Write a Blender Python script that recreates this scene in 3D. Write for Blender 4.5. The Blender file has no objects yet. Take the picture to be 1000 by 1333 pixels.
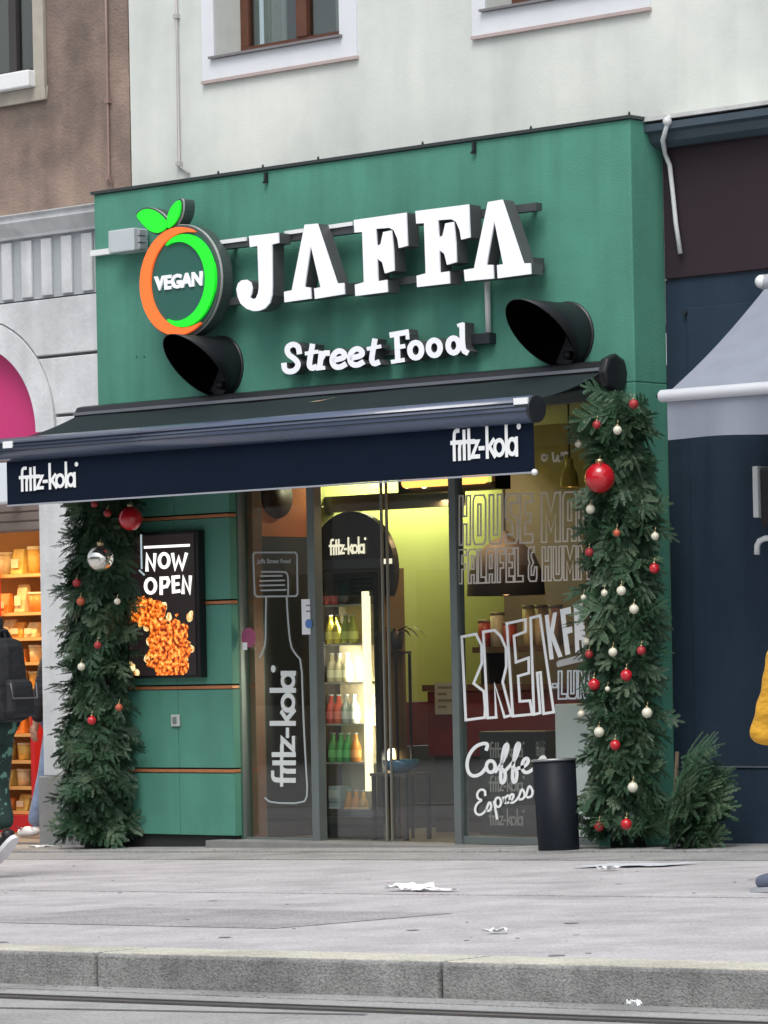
import bpy, bmesh, math, random
from mathutils import Vector, Matrix
rnd = random.Random(7)
sc = bpy.context.scene
COL = sc.collection

# ------------------------------------------------------------------ camera, world, sun, exposure
FPX, YH, ROLL, PSI, DIST, CAMH = 4862.0, 865.0, 0.0195, math.radians(42.0), 24.7, 1.2
Fv = Vector((-math.sin(PSI), math.cos(PSI), 0)); R0 = Vector((math.cos(PSI), math.sin(PSI), 0)); Zv = Vector((0, 0, 1))
Rv = R0 * math.cos(ROLL) - Zv * math.sin(ROLL)
Uv = Zv * math.cos(ROLL) + R0 * math.sin(ROLL)
CAM = Vector((DIST * math.sin(PSI), -DIST * math.cos(PSI), CAMH))
cd = bpy.data.cameras.new('camera'); cam = bpy.data.objects.new('camera', cd); COL.objects.link(cam)
cd.sensor_fit = 'HORIZONTAL'; cd.sensor_width = 36; cd.lens = 36 * FPX / 1000
cd.shift_y = (YH - 666.5) / 1000.0
cd.clip_start = 0.5; cd.clip_end = 2000
m = Matrix((Rv, Uv, -Fv)).transposed().to_4x4(); m.translation = CAM
cam.matrix_world = m
sc.camera = cam

SUN_EL, SUN_AZ = math.radians(58), math.radians(152)      # azimuth measured clockwise from +Y
w = bpy.data.worlds.new('World'); sc.world = w; w.use_nodes = True
wn, wl = w.node_tree.nodes, w.node_tree.links
bg = wn['Background']
sky = wn.new('ShaderNodeTexSky'); sky.sky_type = 'NISHITA'; sky.sun_disc = False
sky.sun_elevation = SUN_EL; sky.sun_rotation = SUN_AZ; sky.air_density = 1.0; sky.dust_density = 3.0
hs = wn.new('ShaderNodeHueSaturation'); hs.inputs['Saturation'].default_value = 0.38
wl.new(sky.outputs[0], hs.inputs['Color']); wl.new(hs.outputs[0], bg.inputs[0])
bg.inputs[1].default_value = 0.13
sd = bpy.data.lights.new('sun', 'SUN'); sd.energy = 1.15; sd.angle = math.radians(30); sd.color = (1, 0.97, 0.93)
sun = bpy.data.objects.new('sun', sd); COL.objects.link(sun)
sdir = Vector((math.sin(SUN_AZ) * math.cos(SUN_EL), math.cos(SUN_AZ) * math.cos(SUN_EL), math.sin(SUN_EL)))
sun.rotation_euler = (-sdir).to_track_quat('-Z', 'Y').to_euler()
sc.view_settings.view_transform = 'Standard'; sc.view_settings.look = 'None'
sc.view_settings.gamma = 1; sc.view_settings.use_curve_mapping = False
sc.view_settings.exposure = 0.60
sc.render.engine = 'CYCLES'
sc.cycles.use_denoising = True
sc.cycles.max_bounces = 8; sc.cycles.transparent_max_bounces = 16
sc.cycles.sample_clamp_indirect = 6

# ------------------------------------------------------------------ helpers
def ray(px, py):
    return Rv * ((px - 500) / FPX) + Uv * ((YH - py) / FPX) + Fv
def P(px, py, Y=0.0):
    """the point of the vertical plane y = Y that the photograph shows at this pixel"""
    d = ray(px, py); t = (Y - CAM.y) / d.y
    return CAM + d * t
def X(px, Y=0.0, py=900): return P(px, py, Y).x
def Zh(py, px, Y=0.0): return P(px, py, Y).z
_a, _b = P(70, 1105), P(930, 1104)
GS = (_b.z - _a.z) / (_b.x - _a.x); GZ = _a.z - GS * _a.x
def gz(x): return GZ + GS * x                                 # the street climbs gently to the right
def PG(px, py, dz=0.0):
    d = ray(px, py); t = (GZ + dz + GS * CAM.x - CAM.z) / (d.z - GS * d.x)
    return CAM + d * t
SC = FPX / DIST

MATS = {}
def mat(name, col, rough=0.7, noise=0.0, nscale=6.0, bump=0.0, bscale=60.0, metal=0.0, emit=None, estr=0.0, spec=0.5, col2=None, stretch=None, coat=0.0, streak=0.0, speck=0.0, blotch=0.0):
    if name in MATS: return MATS[name]
    M = bpy.data.materials.new(name); M.use_nodes = True; nt = M.node_tree; N, L = nt.nodes, nt.links
    b = N['Principled BSDF']
    b.inputs['Base Color'].default_value = (*col, 1); b.inputs['Roughness'].default_value = rough
    b.inputs['Metallic'].default_value = metal; b.inputs['Specular IOR Level'].default_value = spec
    b.inputs['Coat Weight'].default_value = coat
    if noise or bump:
        tc = N.new('ShaderNodeTexCoord'); mp = N.new('ShaderNodeMapping')
        L.new(tc.outputs['Object'], mp.inputs[0])
        if stretch: mp.inputs['Scale'].default_value = stretch
    if noise:
        n = N.new('ShaderNodeTexNoise'); n.inputs['Scale'].default_value = nscale; n.inputs['Detail'].default_value = 8
        n.inputs['Roughness'].default_value = 0.65
        L.new(mp.outputs[0], n.inputs['Vector'])
        r = N.new('ShaderNodeValToRGB'); r.color_ramp.elements[0].position = 0.3; r.color_ramp.elements[1].position = 0.72
        c2 = col2 or tuple(c * (1 - noise) for c in col)
        r.color_ramp.elements[0].color = (*c2, 1); r.color_ramp.elements[1].color = (*[min(1, c * (1 + noise * 0.4)) for c in col], 1)
        L.new(n.outputs['Fac'], r.inputs[0]); L.new(r.outputs[0], b.inputs['Base Color'])
        mr = N.new('ShaderNodeMapRange'); mr.inputs['To Min'].default_value = max(0, rough - 0.1); mr.inputs['To Max'].default_value = min(1, rough + 0.1)
        L.new(n.outputs['Fac'], mr.inputs[0]); L.new(mr.outputs[0], b.inputs['Roughness'])
    def overlay(scale, vec, lo, hi, amt, det=4):
        src = b.inputs['Base Color'].links[0].from_socket if b.inputs['Base Color'].links else None
        mp2 = N.new('ShaderNodeMapping'); mp2.inputs['Scale'].default_value = vec; tc2 = N.new('ShaderNodeTexCoord'); L.new(tc2.outputs['Object'], mp2.inputs[0])
        q = N.new('ShaderNodeTexNoise'); q.inputs['Scale'].default_value = scale; q.inputs['Detail'].default_value = det; L.new(mp2.outputs[0], q.inputs['Vector'])
        rr_ = N.new('ShaderNodeValToRGB'); rr_.color_ramp.elements[0].position = lo; rr_.color_ramp.elements[1].position = hi
        rr_.color_ramp.elements[0].color = (1 - amt, 1 - amt, 1 - amt, 1); rr_.color_ramp.elements[1].color = (1, 1, 1, 1); L.new(q.outputs['Fac'], rr_.inputs[0])
        mx_ = N.new('ShaderNodeMix'); mx_.data_type = 'RGBA'; mx_.blend_type = 'MULTIPLY'; mx_.inputs[0].default_value = 1
        if src: L.new(src, mx_.inputs[6])
        else: mx_.inputs[6].default_value = (*col, 1)
        L.new(rr_.outputs[0], mx_.inputs[7]); L.new(mx_.outputs[2], b.inputs['Base Color'])
    if streak: overlay(1.0, (5.0, 5.0, .45), .34, .56, streak)
    if blotch: overlay(1.7, (1, 1, 1), .36, .50, blotch, 7)
    if speck: overlay(70, (1, 1, 1), .38, .52, speck, 2)
    if bump:
        n2 = N.new('ShaderNodeTexNoise'); n2.inputs['Scale'].default_value = bscale; n2.inputs['Detail'].default_value = 5
        L.new(mp.outputs[0], n2.inputs['Vector'])
        bp = N.new('ShaderNodeBump'); bp.inputs['Strength'].default_value = bump; bp.inputs['Distance'].default_value = 0.02
        L.new(n2.outputs['Fac'], bp.inputs['Height']); L.new(bp.outputs[0], b.inputs['Normal'])
    if emit:
        b.inputs['Emission Color'].default_value = (*emit, 1); b.inputs['Emission Strength'].default_value = estr
    MATS[name] = M
    return M

def glass_mat(name, tint=(0.93, 0.96, 0.95), ior=1.5, rough=0.0):
    if name in MATS: return MATS[name]
    M = bpy.data.materials.new(name); M.use_nodes = True; nt = M.node_tree; N, L = nt.nodes, nt.links
    for n in list(N): N.remove(n)
    o = N.new('ShaderNodeOutputMaterial'); mx = N.new('ShaderNodeMixShader'); t = N.new('ShaderNodeBsdfTransparent'); g = N.new('ShaderNodeBsdfGlossy')
    f = N.new('ShaderNodeLayerWeight'); f.inputs['Blend'].default_value = .5      # Schlick's law, the same from both sides
    pw_ = N.new('ShaderNodeMath'); pw_.operation = 'POWER'; pw_.inputs[1].default_value = 5
    mm = N.new('ShaderNodeMath'); mm.operation = 'MULTIPLY_ADD'; mm.inputs[1].default_value = .9; mm.inputs[2].default_value = .075
    L.new(f.outputs['Facing'], pw_.inputs[0])
    t.inputs[0].default_value = (*tint, 1); g.inputs['Roughness'].default_value = rough
    L.new(pw_.outputs[0], mm.inputs[0]); L.new(mm.outputs[0], mx.inputs[0]); L.new(t.outputs[0], mx.inputs[1]); L.new(g.outputs[0], mx.inputs[2])
    L.new(mx.outputs[0], o.inputs[0])
    MATS[name] = M
    return M

class MB:
    """collects shapes and links them as ONE mesh object"""
    def __init__(s): s.v, s.f, s.sm = [], [], []
    def add(s, vs, fs, smooth=False):
        k = len(s.v); s.v += [tuple(v) for v in vs]; s.f += [tuple(i + k for i in f) for f in fs]; s.sm += [smooth] * len(fs); return s
    def box(s, x0, x1, y0, y1, z0, z1):
        if x0 > x1: x0, x1 = x1, x0
        if y0 > y1: y0, y1 = y1, y0
        if z0 > z1: z0, z1 = z1, z0
        return s.add([(x0, y0, z0), (x1, y0, z0), (x1, y1, z0), (x0, y1, z0), (x0, y0, z1), (x1, y0, z1), (x1, y1, z1), (x0, y1, z1)],
                     [(0, 3, 2, 1), (4, 5, 6, 7), (0, 1, 5, 4), (1, 2, 6, 5), (2, 3, 7, 6), (3, 0, 4, 7)])
    def hexa(s, a, b):
        """two quads joined"""
        return s.add(list(a) + list(b), [(3, 2, 1, 0), (4, 5, 6, 7), (0, 1, 5, 4), (1, 2, 6, 5), (2, 3, 7, 6), (3, 0, 4, 7)])
    def prism(s, pts, off):
        """pts: 3D polygon, extruded by vector off"""
        n = len(pts); pts = [Vector(p) for p in pts]; off = Vector(off)
        return s.add(pts + [p + off for p in pts], [tuple(range(n)), tuple(range(2 * n - 1, n - 1, -1))] + [(i, i + n, (i + 1) % n + n, (i + 1) % n) for i in range(n)])
    def poly(s, pts): return s.add(pts, [tuple(range(len(pts)))])
    def tube(s, pts, r, n=10, cap=True, closed=False):
        pts = [Vector(p) for p in pts]; rs = r if isinstance(r, (list, tuple)) else [r] * len(pts)
        k = len(pts); vs = []; up = None
        for i, p in enumerate(pts):
            t = ((pts[(i + 1) % k] - pts[i - 1]) if closed else (pts[min(i + 1, k - 1)] - pts[max(i - 1, 0)])).normalized()
            if up is None:
                up = Vector((0, 0, 1)) if abs(t.z) < 0.9 else Vector((1, 0, 0))
            u = (up - t * up.dot(t)).normalized(); w_ = t.cross(u); up = u
            vs += [p + (u * math.cos(2 * math.pi * j / n) + w_ * math.sin(2 * math.pi * j / n)) * rs[i] for j in range(n)]
        fs = [(i * n + j, i * n + (j + 1) % n, ((i + 1) % k) * n + (j + 1) % n, ((i + 1) % k) * n + j) for i in range(k if closed else k - 1) for j in range(n)]
        s.add(vs, fs, True)
        if cap and not closed:
            q = len(s.v) - len(vs)
            s.f += [tuple(q + j for j in range(n - 1, -1, -1)), tuple(q + (k - 1) * n + j for j in range(n))]; s.sm += [False, False]
        return s
    def lathe(s, c, prof, n=24, axis=Vector((0, 0, 1)), cap=True):
        """prof: list of (radius, height) along axis from c"""
        c = Vector(c); axis = axis.normalized(); u = axis.orthogonal().normalized(); w_ = axis.cross(u)
        vs = [c + axis * h + (u * math.cos(2 * math.pi * j / n) + w_ * math.sin(2 * math.pi * j / n)) * max(r, 1e-4) for r, h in prof for j in range(n)]
        k = len(prof)
        fs = [(i * n + j, i * n + (j + 1) % n, (i + 1) * n + (j + 1) % n, (i + 1) * n + j) for i in range(k - 1) for j in range(n)]
        s.add(vs, fs, True)
        if cap:
            q = len(s.v) - len(vs); s.f += [tuple(q + j for j in range(n - 1, -1, -1)), tuple(q + (k - 1) * n + j for j in range(n))]; s.sm += [False, False]
        return s
    def ball(s, c, r, n=16, m_=10, sc_=(1, 1, 1)):
        c = Vector(c)
        prof = [(math.sin(math.pi * i / m_) * r, -math.cos(math.pi * i / m_) * r) for i in range(m_ + 1)]
        k0 = len(s.v); s.lathe((0, 0, 0), prof, n, cap=False)
        for i in range(k0, len(s.v)):
            v = s.v[i]; s.v[i] = (c.x + v[0] * sc_[0], c.y + v[1] * sc_[1], c.z + v[2] * sc_[2])
        return s
    def build(s, name, m, parent=None, bevel=0.0, label=None, kind=None):
        me = bpy.data.meshes.new(name); me.from_pydata(s.v, [], s.f); me.update()
        me.polygons.foreach_set('use_smooth', s.sm)
        if bevel:
            bm = bmesh.new(); bm.from_mesh(me); bmesh.ops.remove_doubles(bm, verts=bm.verts, dist=1e-6); bmesh.ops.recalc_face_normals(bm, faces=bm.faces)
            bm.to_mesh(me); bm.free()
        if m: me.materials.append(m)
        o = bpy.data.objects.new(name, me); COL.objects.link(o)
        if parent: attach(o, parent)
        if bevel:
            bv = o.modifiers.new('edge', 'BEVEL'); bv.width = bevel; bv.segments = 2; bv.limit_method = 'ANGLE'; bv.angle_limit = math.radians(40)
        if label: o['label'] = label
        if kind: o['kind'] = kind
        return o

def attach(o, parent):
    """parent o while its mesh stays where it was built (in world space)"""
    t = parent.location.copy(); p = parent.parent
    while p: t += p.location; p = p.parent
    o.parent = parent; o.location = o.location - t
def tag(o, label, cat, group=None):
    o['label'] = label; o['category'] = cat
    if group: o['group'] = group
    return o
def thing(name, label, cat, loc=(0, 0, 0), group=None):
    o = bpy.data.objects.new(name, None); COL.objects.link(o); o.location = loc; o.empty_display_size = 0.1
    return tag(o, label, cat, group)
def struct(o): o['kind'] = 'structure'; return o

def ribbon(mb, pts, th, frame, k=0, closed=False):
    """flat stroke of width th; pts are 2D, frame maps (u,v,k) to 3D"""
    pts = [Vector(p) for p in pts]; n = len(pts); L_, R_ = [], []
    for i, p in enumerate(pts):
        a = pts[i - 1] if (i > 0 or closed) else None; b = pts[(i + 1) % n] if (i < n - 1 or closed) else None
        d1 = (p - a).normalized() if a is not None else None; d2 = (b - p).normalized() if b is not None else None
        if d1 is None: d1 = d2
        if d2 is None: d2 = d1
        t = d1 + d2
        t = t.normalized() if t.length > 1e-6 else d1
        nn = Vector((-t.y, t.x)); c = max(0.5, nn.dot(Vector((-d1.y, d1.x))))
        q = th / 2 / c
        pp = p
        if not closed and i == 0: pp = p - d2 * th * 0.3
        if not closed and i == n - 1: pp = p + d1 * th * 0.3
        L_.append(frame(pp + nn * q, k)); R_.append(frame(pp - nn * q, k))
    m_ = n if closed else n - 1
    mb.add(L_ + R_, [(i + n, (i + 1) % n + n, (i + 1) % n, i) for i in range(m_)])
def circ(cx, cy, rx, ry, n=16, a0=0, a1=360):
    full = abs(a1 - a0) >= 360
    return [(cx + rx * math.cos(math.radians(a0 + (a1 - a0) * i / (n if full else n - 1))), cy + ry * math.sin(math.radians(a0 + (a1 - a0) * i / (n if full else n - 1)))) for i in range(n)]
def smooth(pts, it=2, closed=False):
    for _ in range(it):
        q = [] if closed else [pts[0]]
        n = len(pts)
        for i in range(n if closed else n - 1):
            a, b = pts[i], pts[(i + 1) % n]
            q += [(a[0] * .75 + b[0] * .25, a[1] * .75 + b[1] * .25), (a[0] * .25 + b[0] * .75, a[1] * .25 + b[1] * .75)]
        if not closed: q.append(pts[-1])
        pts = q
    return pts
def px_frame(ox, oy, s, Y):
    """reading a detail crop of the photograph onto the plane y = Y"""
    def fr(p, k=0): return P(ox + p[0] / s, oy + p[1] / s, Y - 0.0003 * k)
    return fr
def strokes(name, lst, th, frame, m, parent, label=None):
    mb = MB()
    for k, st in enumerate(lst):
        pts, cl, t = (st if isinstance(st, tuple) and isinstance(st[1], bool) else (st, False, th)) if not isinstance(st, dict) else (st['p'], st.get('c', False), st.get('t', th))
        ribbon(mb, pts, t, frame, k, cl)
    return mb.build(name, m, parent, label=label)
def C_(pts, t=None):
    d = {'p': pts, 'c': True}
    if t: d['t'] = t
    return d
def T_(pts, t): return {'p': pts, 't': t}

def text_mesh(name, body, frame, u0, u1, v0, v1, m, parent, bold=0.0, depth=0.0, shear=0.0, label=None):
    """letters of Blender's own typeface fitted to the box u0..u1, v0..v1 of a frame"""
    cu = bpy.data.curves.new('lettering', 'FONT'); cu.body = body; cu.offset = bold; cu.shear = shear; cu.extrude = 0.5 if depth else 0; cu.resolution_u = 3
    o = bpy.data.objects.new('lettering', cu); COL.objects.link(o)
    bpy.context.view_layer.update()
    me = bpy.data.meshes.new_from_object(o.evaluated_get(bpy.context.evaluated_depsgraph_get()))
    bpy.data.objects.remove(o); bpy.data.curves.remove(cu)
    xs = [v.co.x for v in me.vertices]; ys = [v.co.y for v in me.vertices]
    x0, x1, y0, y1 = min(xs), max(xs), min(ys), max(ys)
    for v in me.vertices:
        p = frame((u0 + (v.co.x - x0) / (x1 - x0) * (u1 - u0), v0 + (v.co.y - y0) / (y1 - y0) * (v1 - v0)), 0)
        v.co = p + Vector((0, -v.co.z * depth, 0))
    me.name = name; me.materials.clear(); me.materials.append(m)
    o = bpy.data.objects.new(name, me); COL.objects.link(o)
    if parent: attach(o, parent)
    if label: o['label'] = label
    return o

def kola(name, frame, m, parent, th=2.6):
    """condensed lower-case word mark, in a box 0..70 by 0..24 with v up"""
    S = [smooth([(3, 0), (3, 18), (4.5, 21), (8, 21)], 1), [(0, 12.5), (24, 12.5)], smooth([(8.5, 0), (8.5, 10), (10.5, 12.5)], 1), [(13.6, 0), (13.6, 20.5)], [(18.6, 0), (18.6, 21)],
         [(20, 12), (28, 12), (21.5, 1.3), (29, 1.3)], [(29.5, 7), (34, 7)], [(37.5, 0), (37.5, 23)], [(38, 6), (44.5, 12.6)], [(40, 7.5), (45.5, 0.3)],
         C_(circ(50, 6.5, 4.6, 5.4)), [(57.5, 0), (57.5, 23)], C_(circ(63.3, 6.5, 4.2, 5.4)), [(67.8, 0), (67.8, 12.5)], C_(circ(70.5, 20.5, 1.1, 1.1, 8), 2.2)]
    return strokes(name, S, th, frame, m, parent)

# ------------------------------------------------------------------ materials
white_wall = mat('cream_plaster', (0.725, 0.745, 0.69), 0.92, 0.16, 0.9, 0.07, 60, col2=(0.59, 0.63, 0.595), streak=.06, blotch=.06)
brown_plaster = mat('brown_plaster', (0.33, 0.24, 0.19), 0.95, 0.35, 1.6, 0.4, 45, col2=(0.15, 0.122, 0.106), streak=.15, blotch=.22)
stone_white = mat('painted_stone', (0.68, 0.70, 0.71), 0.85, 0.14, 3.0, 0.2, 30, col2=(0.54, 0.56, 0.57), streak=.14, blotch=.12)
flute_grey = mat('flute_grey', (0.40, 0.43, 0.45), 0.9, 0.1, 4, 0.2)
trim_white = mat('window_trim', (0.70, 0.73, 0.76), 0.8, 0.06, 3, 0.1)
green = mat('green_paint', (0.080, 0.285, 0.208), 0.8, 0.16, 1.6, 0.25, 110, streak=.16, blotch=.07)
green_board = mat('green_board', (0.078, 0.262, 0.196), 0.6, 0.12, 3, 0.08, 60, streak=.10, blotch=.08)
green_dark = mat('green_frame', (0.035, 0.12, 0.085), 0.5, 0.1, 5)
black_metal = mat('black_metal', (0.012, 0.013, 0.016), 0.42, 0.2, 8)
dark_metal = mat('dark_metal', (0.03, 0.035, 0.042), 0.4, 0.15, 6, metal=0.3)
alu = mat('aluminium', (0.30, 0.32, 0.33), 0.38, 0.1, 12, metal=0.7)
alu_light = mat('light_metal', (0.72, 0.74, 0.76), 0.4, 0.05, 6)
rail_grey = mat('rail_grey', (0.09, 0.10, 0.105), 0.5, 0.15, 10, metal=0.4)
white_plastic = mat('white_plastic', (0.78, 0.80, 0.80), 0.45, 0.04, 8)
copper = mat('copper_strip', (0.50, 0.20, 0.09), 0.45, 0.15, 14, metal=0.3)
slate = mat('slate_paint', (0.024, 0.042, 0.066), 0.7, 0.15, 2.2, 0.12, 40, spec=.15, streak=.2, blotch=.15)
slate_light = mat('slate_cornice', (0.05, 0.075, 0.098), 0.55, 0.15, 4)
fascia_dark = mat('dark_fascia', (0.034, 0.024, 0.03), 0.7, 0.12, 2, spec=.15)
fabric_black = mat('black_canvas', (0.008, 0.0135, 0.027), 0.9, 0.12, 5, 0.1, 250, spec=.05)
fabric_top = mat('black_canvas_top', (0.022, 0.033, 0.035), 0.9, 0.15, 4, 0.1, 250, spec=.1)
fabric_grey = mat('grey_canvas', (0.25, 0.275, 0.33), 0.9, 0.08, 4, 0.1, 250, streak=.08)
bar_paint = mat('bar_paint', (0.065, 0.09, 0.15), 0.30, 0.03, 4, coat=0.6)
white_print = mat('white_print', (0.82, 0.84, 0.84), 0.6)
grey_print = mat('grey_print', (0.42, 0.43, 0.42), 0.6)
sign_white = mat('lit_white_acrylic', (0.85, 0.86, 0.9), 0.4, emit=(0.90, 0.93, 1.0), estr=0.10)
sign_orange = mat('lit_orange_acrylic', (0.85, 0.16, 0.03), 0.4, emit=(1, 0.13, 0.02), estr=0.38)
sign_green = mat('lit_green_acrylic', (0.02, 0.7, 0.03), 0.4, emit=(0.0, 0.75, 0.01), estr=0.38)
logo_face = mat('logo_face', (0.025, 0.12, 0.095), 0.4, 0.05, 4)
asphalt = mat('pavement_asphalt', (0.54, 0.525, 0.535), 0.95, 0.22, 2.6, 0.5, 70, col2=(0.40, 0.385, 0.395), speck=.24, blotch=.13)
concrete_band = mat('pavement_concrete', (0.36, 0.36, 0.355), 0.9, 0.2, 3, 0.4, 90, speck=.3, blotch=.25)
kerb_shade_m = mat('granite_kerb_shaded', (0.35, 0.355, 0.345), 0.85, 0.25, 5, 0.5, 120, col2=(0.19, 0.19, 0.185), speck=.3, blotch=.2)  # darkened granite: the weaker light on the kerb face is put into the colour
road_m = mat('road_concrete', (0.40, 0.40, 0.395), 0.9, 0.18, 2.0, 0.4, 110, col2=(0.31, 0.31, 0.305), speck=.25, blotch=.15)
kerb_lit_m = mat('granite_pale_lit', (0.62, 0.60, 0.51), 0.85, 0.15, 9, 0.3, 120, speck=.3, blotch=.2)  # pale yellowish granite top, its stronger light painted in as well
joint_m = mat('joint_dirt', (0.075, 0.07, 0.07), 0.95, 0.3, 9)
steel = mat('rail_steel', (0.16, 0.15, 0.15), 0.4, 0.2, 10, metal=0.7)
glass = glass_mat('shop_glass')
win_glass = glass_mat('window_glass', (0.75, 0.8, 0.8))
wood_brown = mat('brown_window_wood', (0.12, 0.045, 0.025), 0.45, 0.3, 9)
pink = mat('pink_panel', (0.55, 0.035, 0.17), 0.6, 0.05, 2)
red_paint = mat('red_paint', (0.55, 0.02, 0.035), 0.5, 0.1, 4)

# ------------------------------------------------------------------ ground, pavement, kerb, road
YW = 0.33                                  # plane of the building's wall behind the projecting shop front
KERB_Y = -8.40
def slab(mb, x0, x1, y0, y1, dz, nx=1):
    """sheet lying on the sloping street, dz above it"""
    mb.add([(x0, y0, gz(x0) + dz), (x1, y0, gz(x1) + dz), (x1, y1, gz(x1) + dz), (x0, y1, gz(x0) + dz)], [(0, 1, 2, 3)])
def sblock(mb, x0, x1, y0, y1, z0, z1):
    mb.hexa([(x0, y0, gz(x0) + z0), (x1, y0, gz(x1) + z0), (x1, y1, gz(x1) + z0), (x0, y1, gz(x0) + z0)],
            [(x0, y0, gz(x0) + z1), (x1, y0, gz(x1) + z1), (x1, y1, gz(x1) + z1), (x0, y1, gz(x0) + z1)])
g = MB(); slab(g, -220, 220, -220, 220, -0.25); struct(g.build('ground', road_m))
pv = struct((lambda b: (slab(b, -60, 60, KERB_Y + 0.3, 12, -0.02), b.build('pavement', joint_m))[1])(MB()))
for nm, y0, y1, mm in (('asphalt_strip', -4.60, -1.49, asphalt), ('asphalt_strip', KERB_Y + 0.34, -4.67, asphalt)):
    b = MB(); sblock(b, -60, 60, y0, y1, -0.018, 0.0); b.build(nm, mm, pv)
b = MB(); sblock(b, -60, 60, -1.46, -0.62, -0.018, 0.004); b.build('concrete_strip', concrete_band, pv)
b = MB(); sblock(b, -60, 60, -0.60, 0.40, -0.018, 0.012); b.build('concrete_strip', concrete_band, pv)
r9 = random.Random(9); b = MB()
for i in range(55):
    x, y = r9.uniform(-3, 11), r9.uniform(-8.0, -1.6); q = r9.uniform(.012, .035); b.add([(x + q * math.cos(a) * r9.uniform(.8, 1.2), y + q * math.sin(a) * r9.uniform(.8, 1.2), gz(x) + .0035) for a in [k * math.pi / 4 for k in range(8)]], [tuple(range(8))])
gum = b.build('gum_spots', mat('gum_grey', (.29, .28, .28), .9), pv); gum['kind'] = 'stuff'
r9 = random.Random(4); b = MB()
for i in range(260):
    x, y = r9.uniform(-4, 10), r9.choice((r9.uniform(-8.0, -.5), KERB_Y - .05 - abs(r9.gauss(0, .07)), -.55 + r9.gauss(0, .1))); z = -.119 if y < KERB_Y else .013; q = r9.uniform(.003, .009)
    b.box(x - q, x + q, y - q * .7, y + q * .7, gz(x) + z, gz(x) + z + q * .5)
gt = b.build('grit', mat('grit', (.33, .32, .31), .9, .4, 30), pv); gt['kind'] = 'stuff'
b = MB(); b.add([(x, y, gz(x) + .0022) for x, y in ((3.4, -6.9), (5.6, -6.95), (5.7, -5.9), (3.5, -5.8))], [(0, 1, 2, 3)]); b.build('repair_patch', mat('patch_asphalt', (.44, .425, .435), .95, .25, 3, .8, 60, speck=.35, blotch=.15), pv)
# granite kerb, one stone after the other
kb = struct((lambda b: (sblock(b, -60, 60, KERB_Y + 0.02, KERB_Y + 0.30, -0.24, -0.02), b.build('kerb', joint_m))[1])(MB()))
xa, xb = PG(128, 1243).x, PG(565, 1256).x; KL = xb - xa
for i in range(-14, 13):
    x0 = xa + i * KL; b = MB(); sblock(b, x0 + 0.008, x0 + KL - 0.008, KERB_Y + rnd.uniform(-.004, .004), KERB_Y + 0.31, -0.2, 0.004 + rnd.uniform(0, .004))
    kst = b.build("kerb_stone", kerb_shade_m, kb, bevel=0.012)
    b = MB(); sblock(b, x0 + 0.02, x0 + KL - 0.02, KERB_Y + .02, KERB_Y + 0.29, 0.0, 0.0095); b.build('pale_lit_top', kerb_lit_m, kst, bevel=.003)  # pale top sheet, coloured brighter than the face to imitate the light on it
rd = MB(); sblock(rd, -60, 60, -40, KERB_Y + 0.02, -0.2, -0.125); road = struct(rd.build('road', road_m))
b = MB(); sblock(b, -60, 60, KERB_Y - 0.17, KERB_Y - 0.004, -0.2, -0.121); b.build('gutter_strip', concrete_band, road)
for yy in (-8.93, -10.37):
    tr = MB(); sblock(tr, -60, 60, yy, yy + 0.055, -0.2, -0.117); sblock(tr, -60, 60, yy + 0.10, yy + 0.125, -0.2, -0.117); o = struct(tr.build('tram_rail', steel))
    b = MB(); slab(b, -60, 60, yy + 0.055, yy + 0.10, -0.121); b.build('groove', joint_m, o)
b = MB(); b.add([(4.2, -9.6, gz(4.2) - .1215), (4.25, -9.62, gz(4.25) - .1215), (8, -9.02, gz(8) - .1215), (8, -8.995, gz(8) - .1215)], [(0, 1, 2, 3)]); b.build('crack', joint_m, road)

# ------------------------------------------------------------------ wall with openings
def wall_sheet(mb, x0, x1, z0, z1, holes, Y, depth):
    xs = sorted({x0, x1, *[h[0] for h in holes], *[h[1] for h in holes]}); zs = sorted({z0, z1, *[h[2] for h in holes], *[h[3] for h in holes]})
    for i in range(len(xs) - 1):
        for j in range(len(zs) - 1):
            cx, cz = (xs[i] + xs[i + 1]) / 2, (zs[j] + zs[j + 1]) / 2
            if any(h[0] < cx < h[1] and h[2] < cz < h[3] for h in holes): continue
            mb.box(xs[i], xs[i + 1], Y, Y + depth, zs[j], zs[j + 1])

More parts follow.
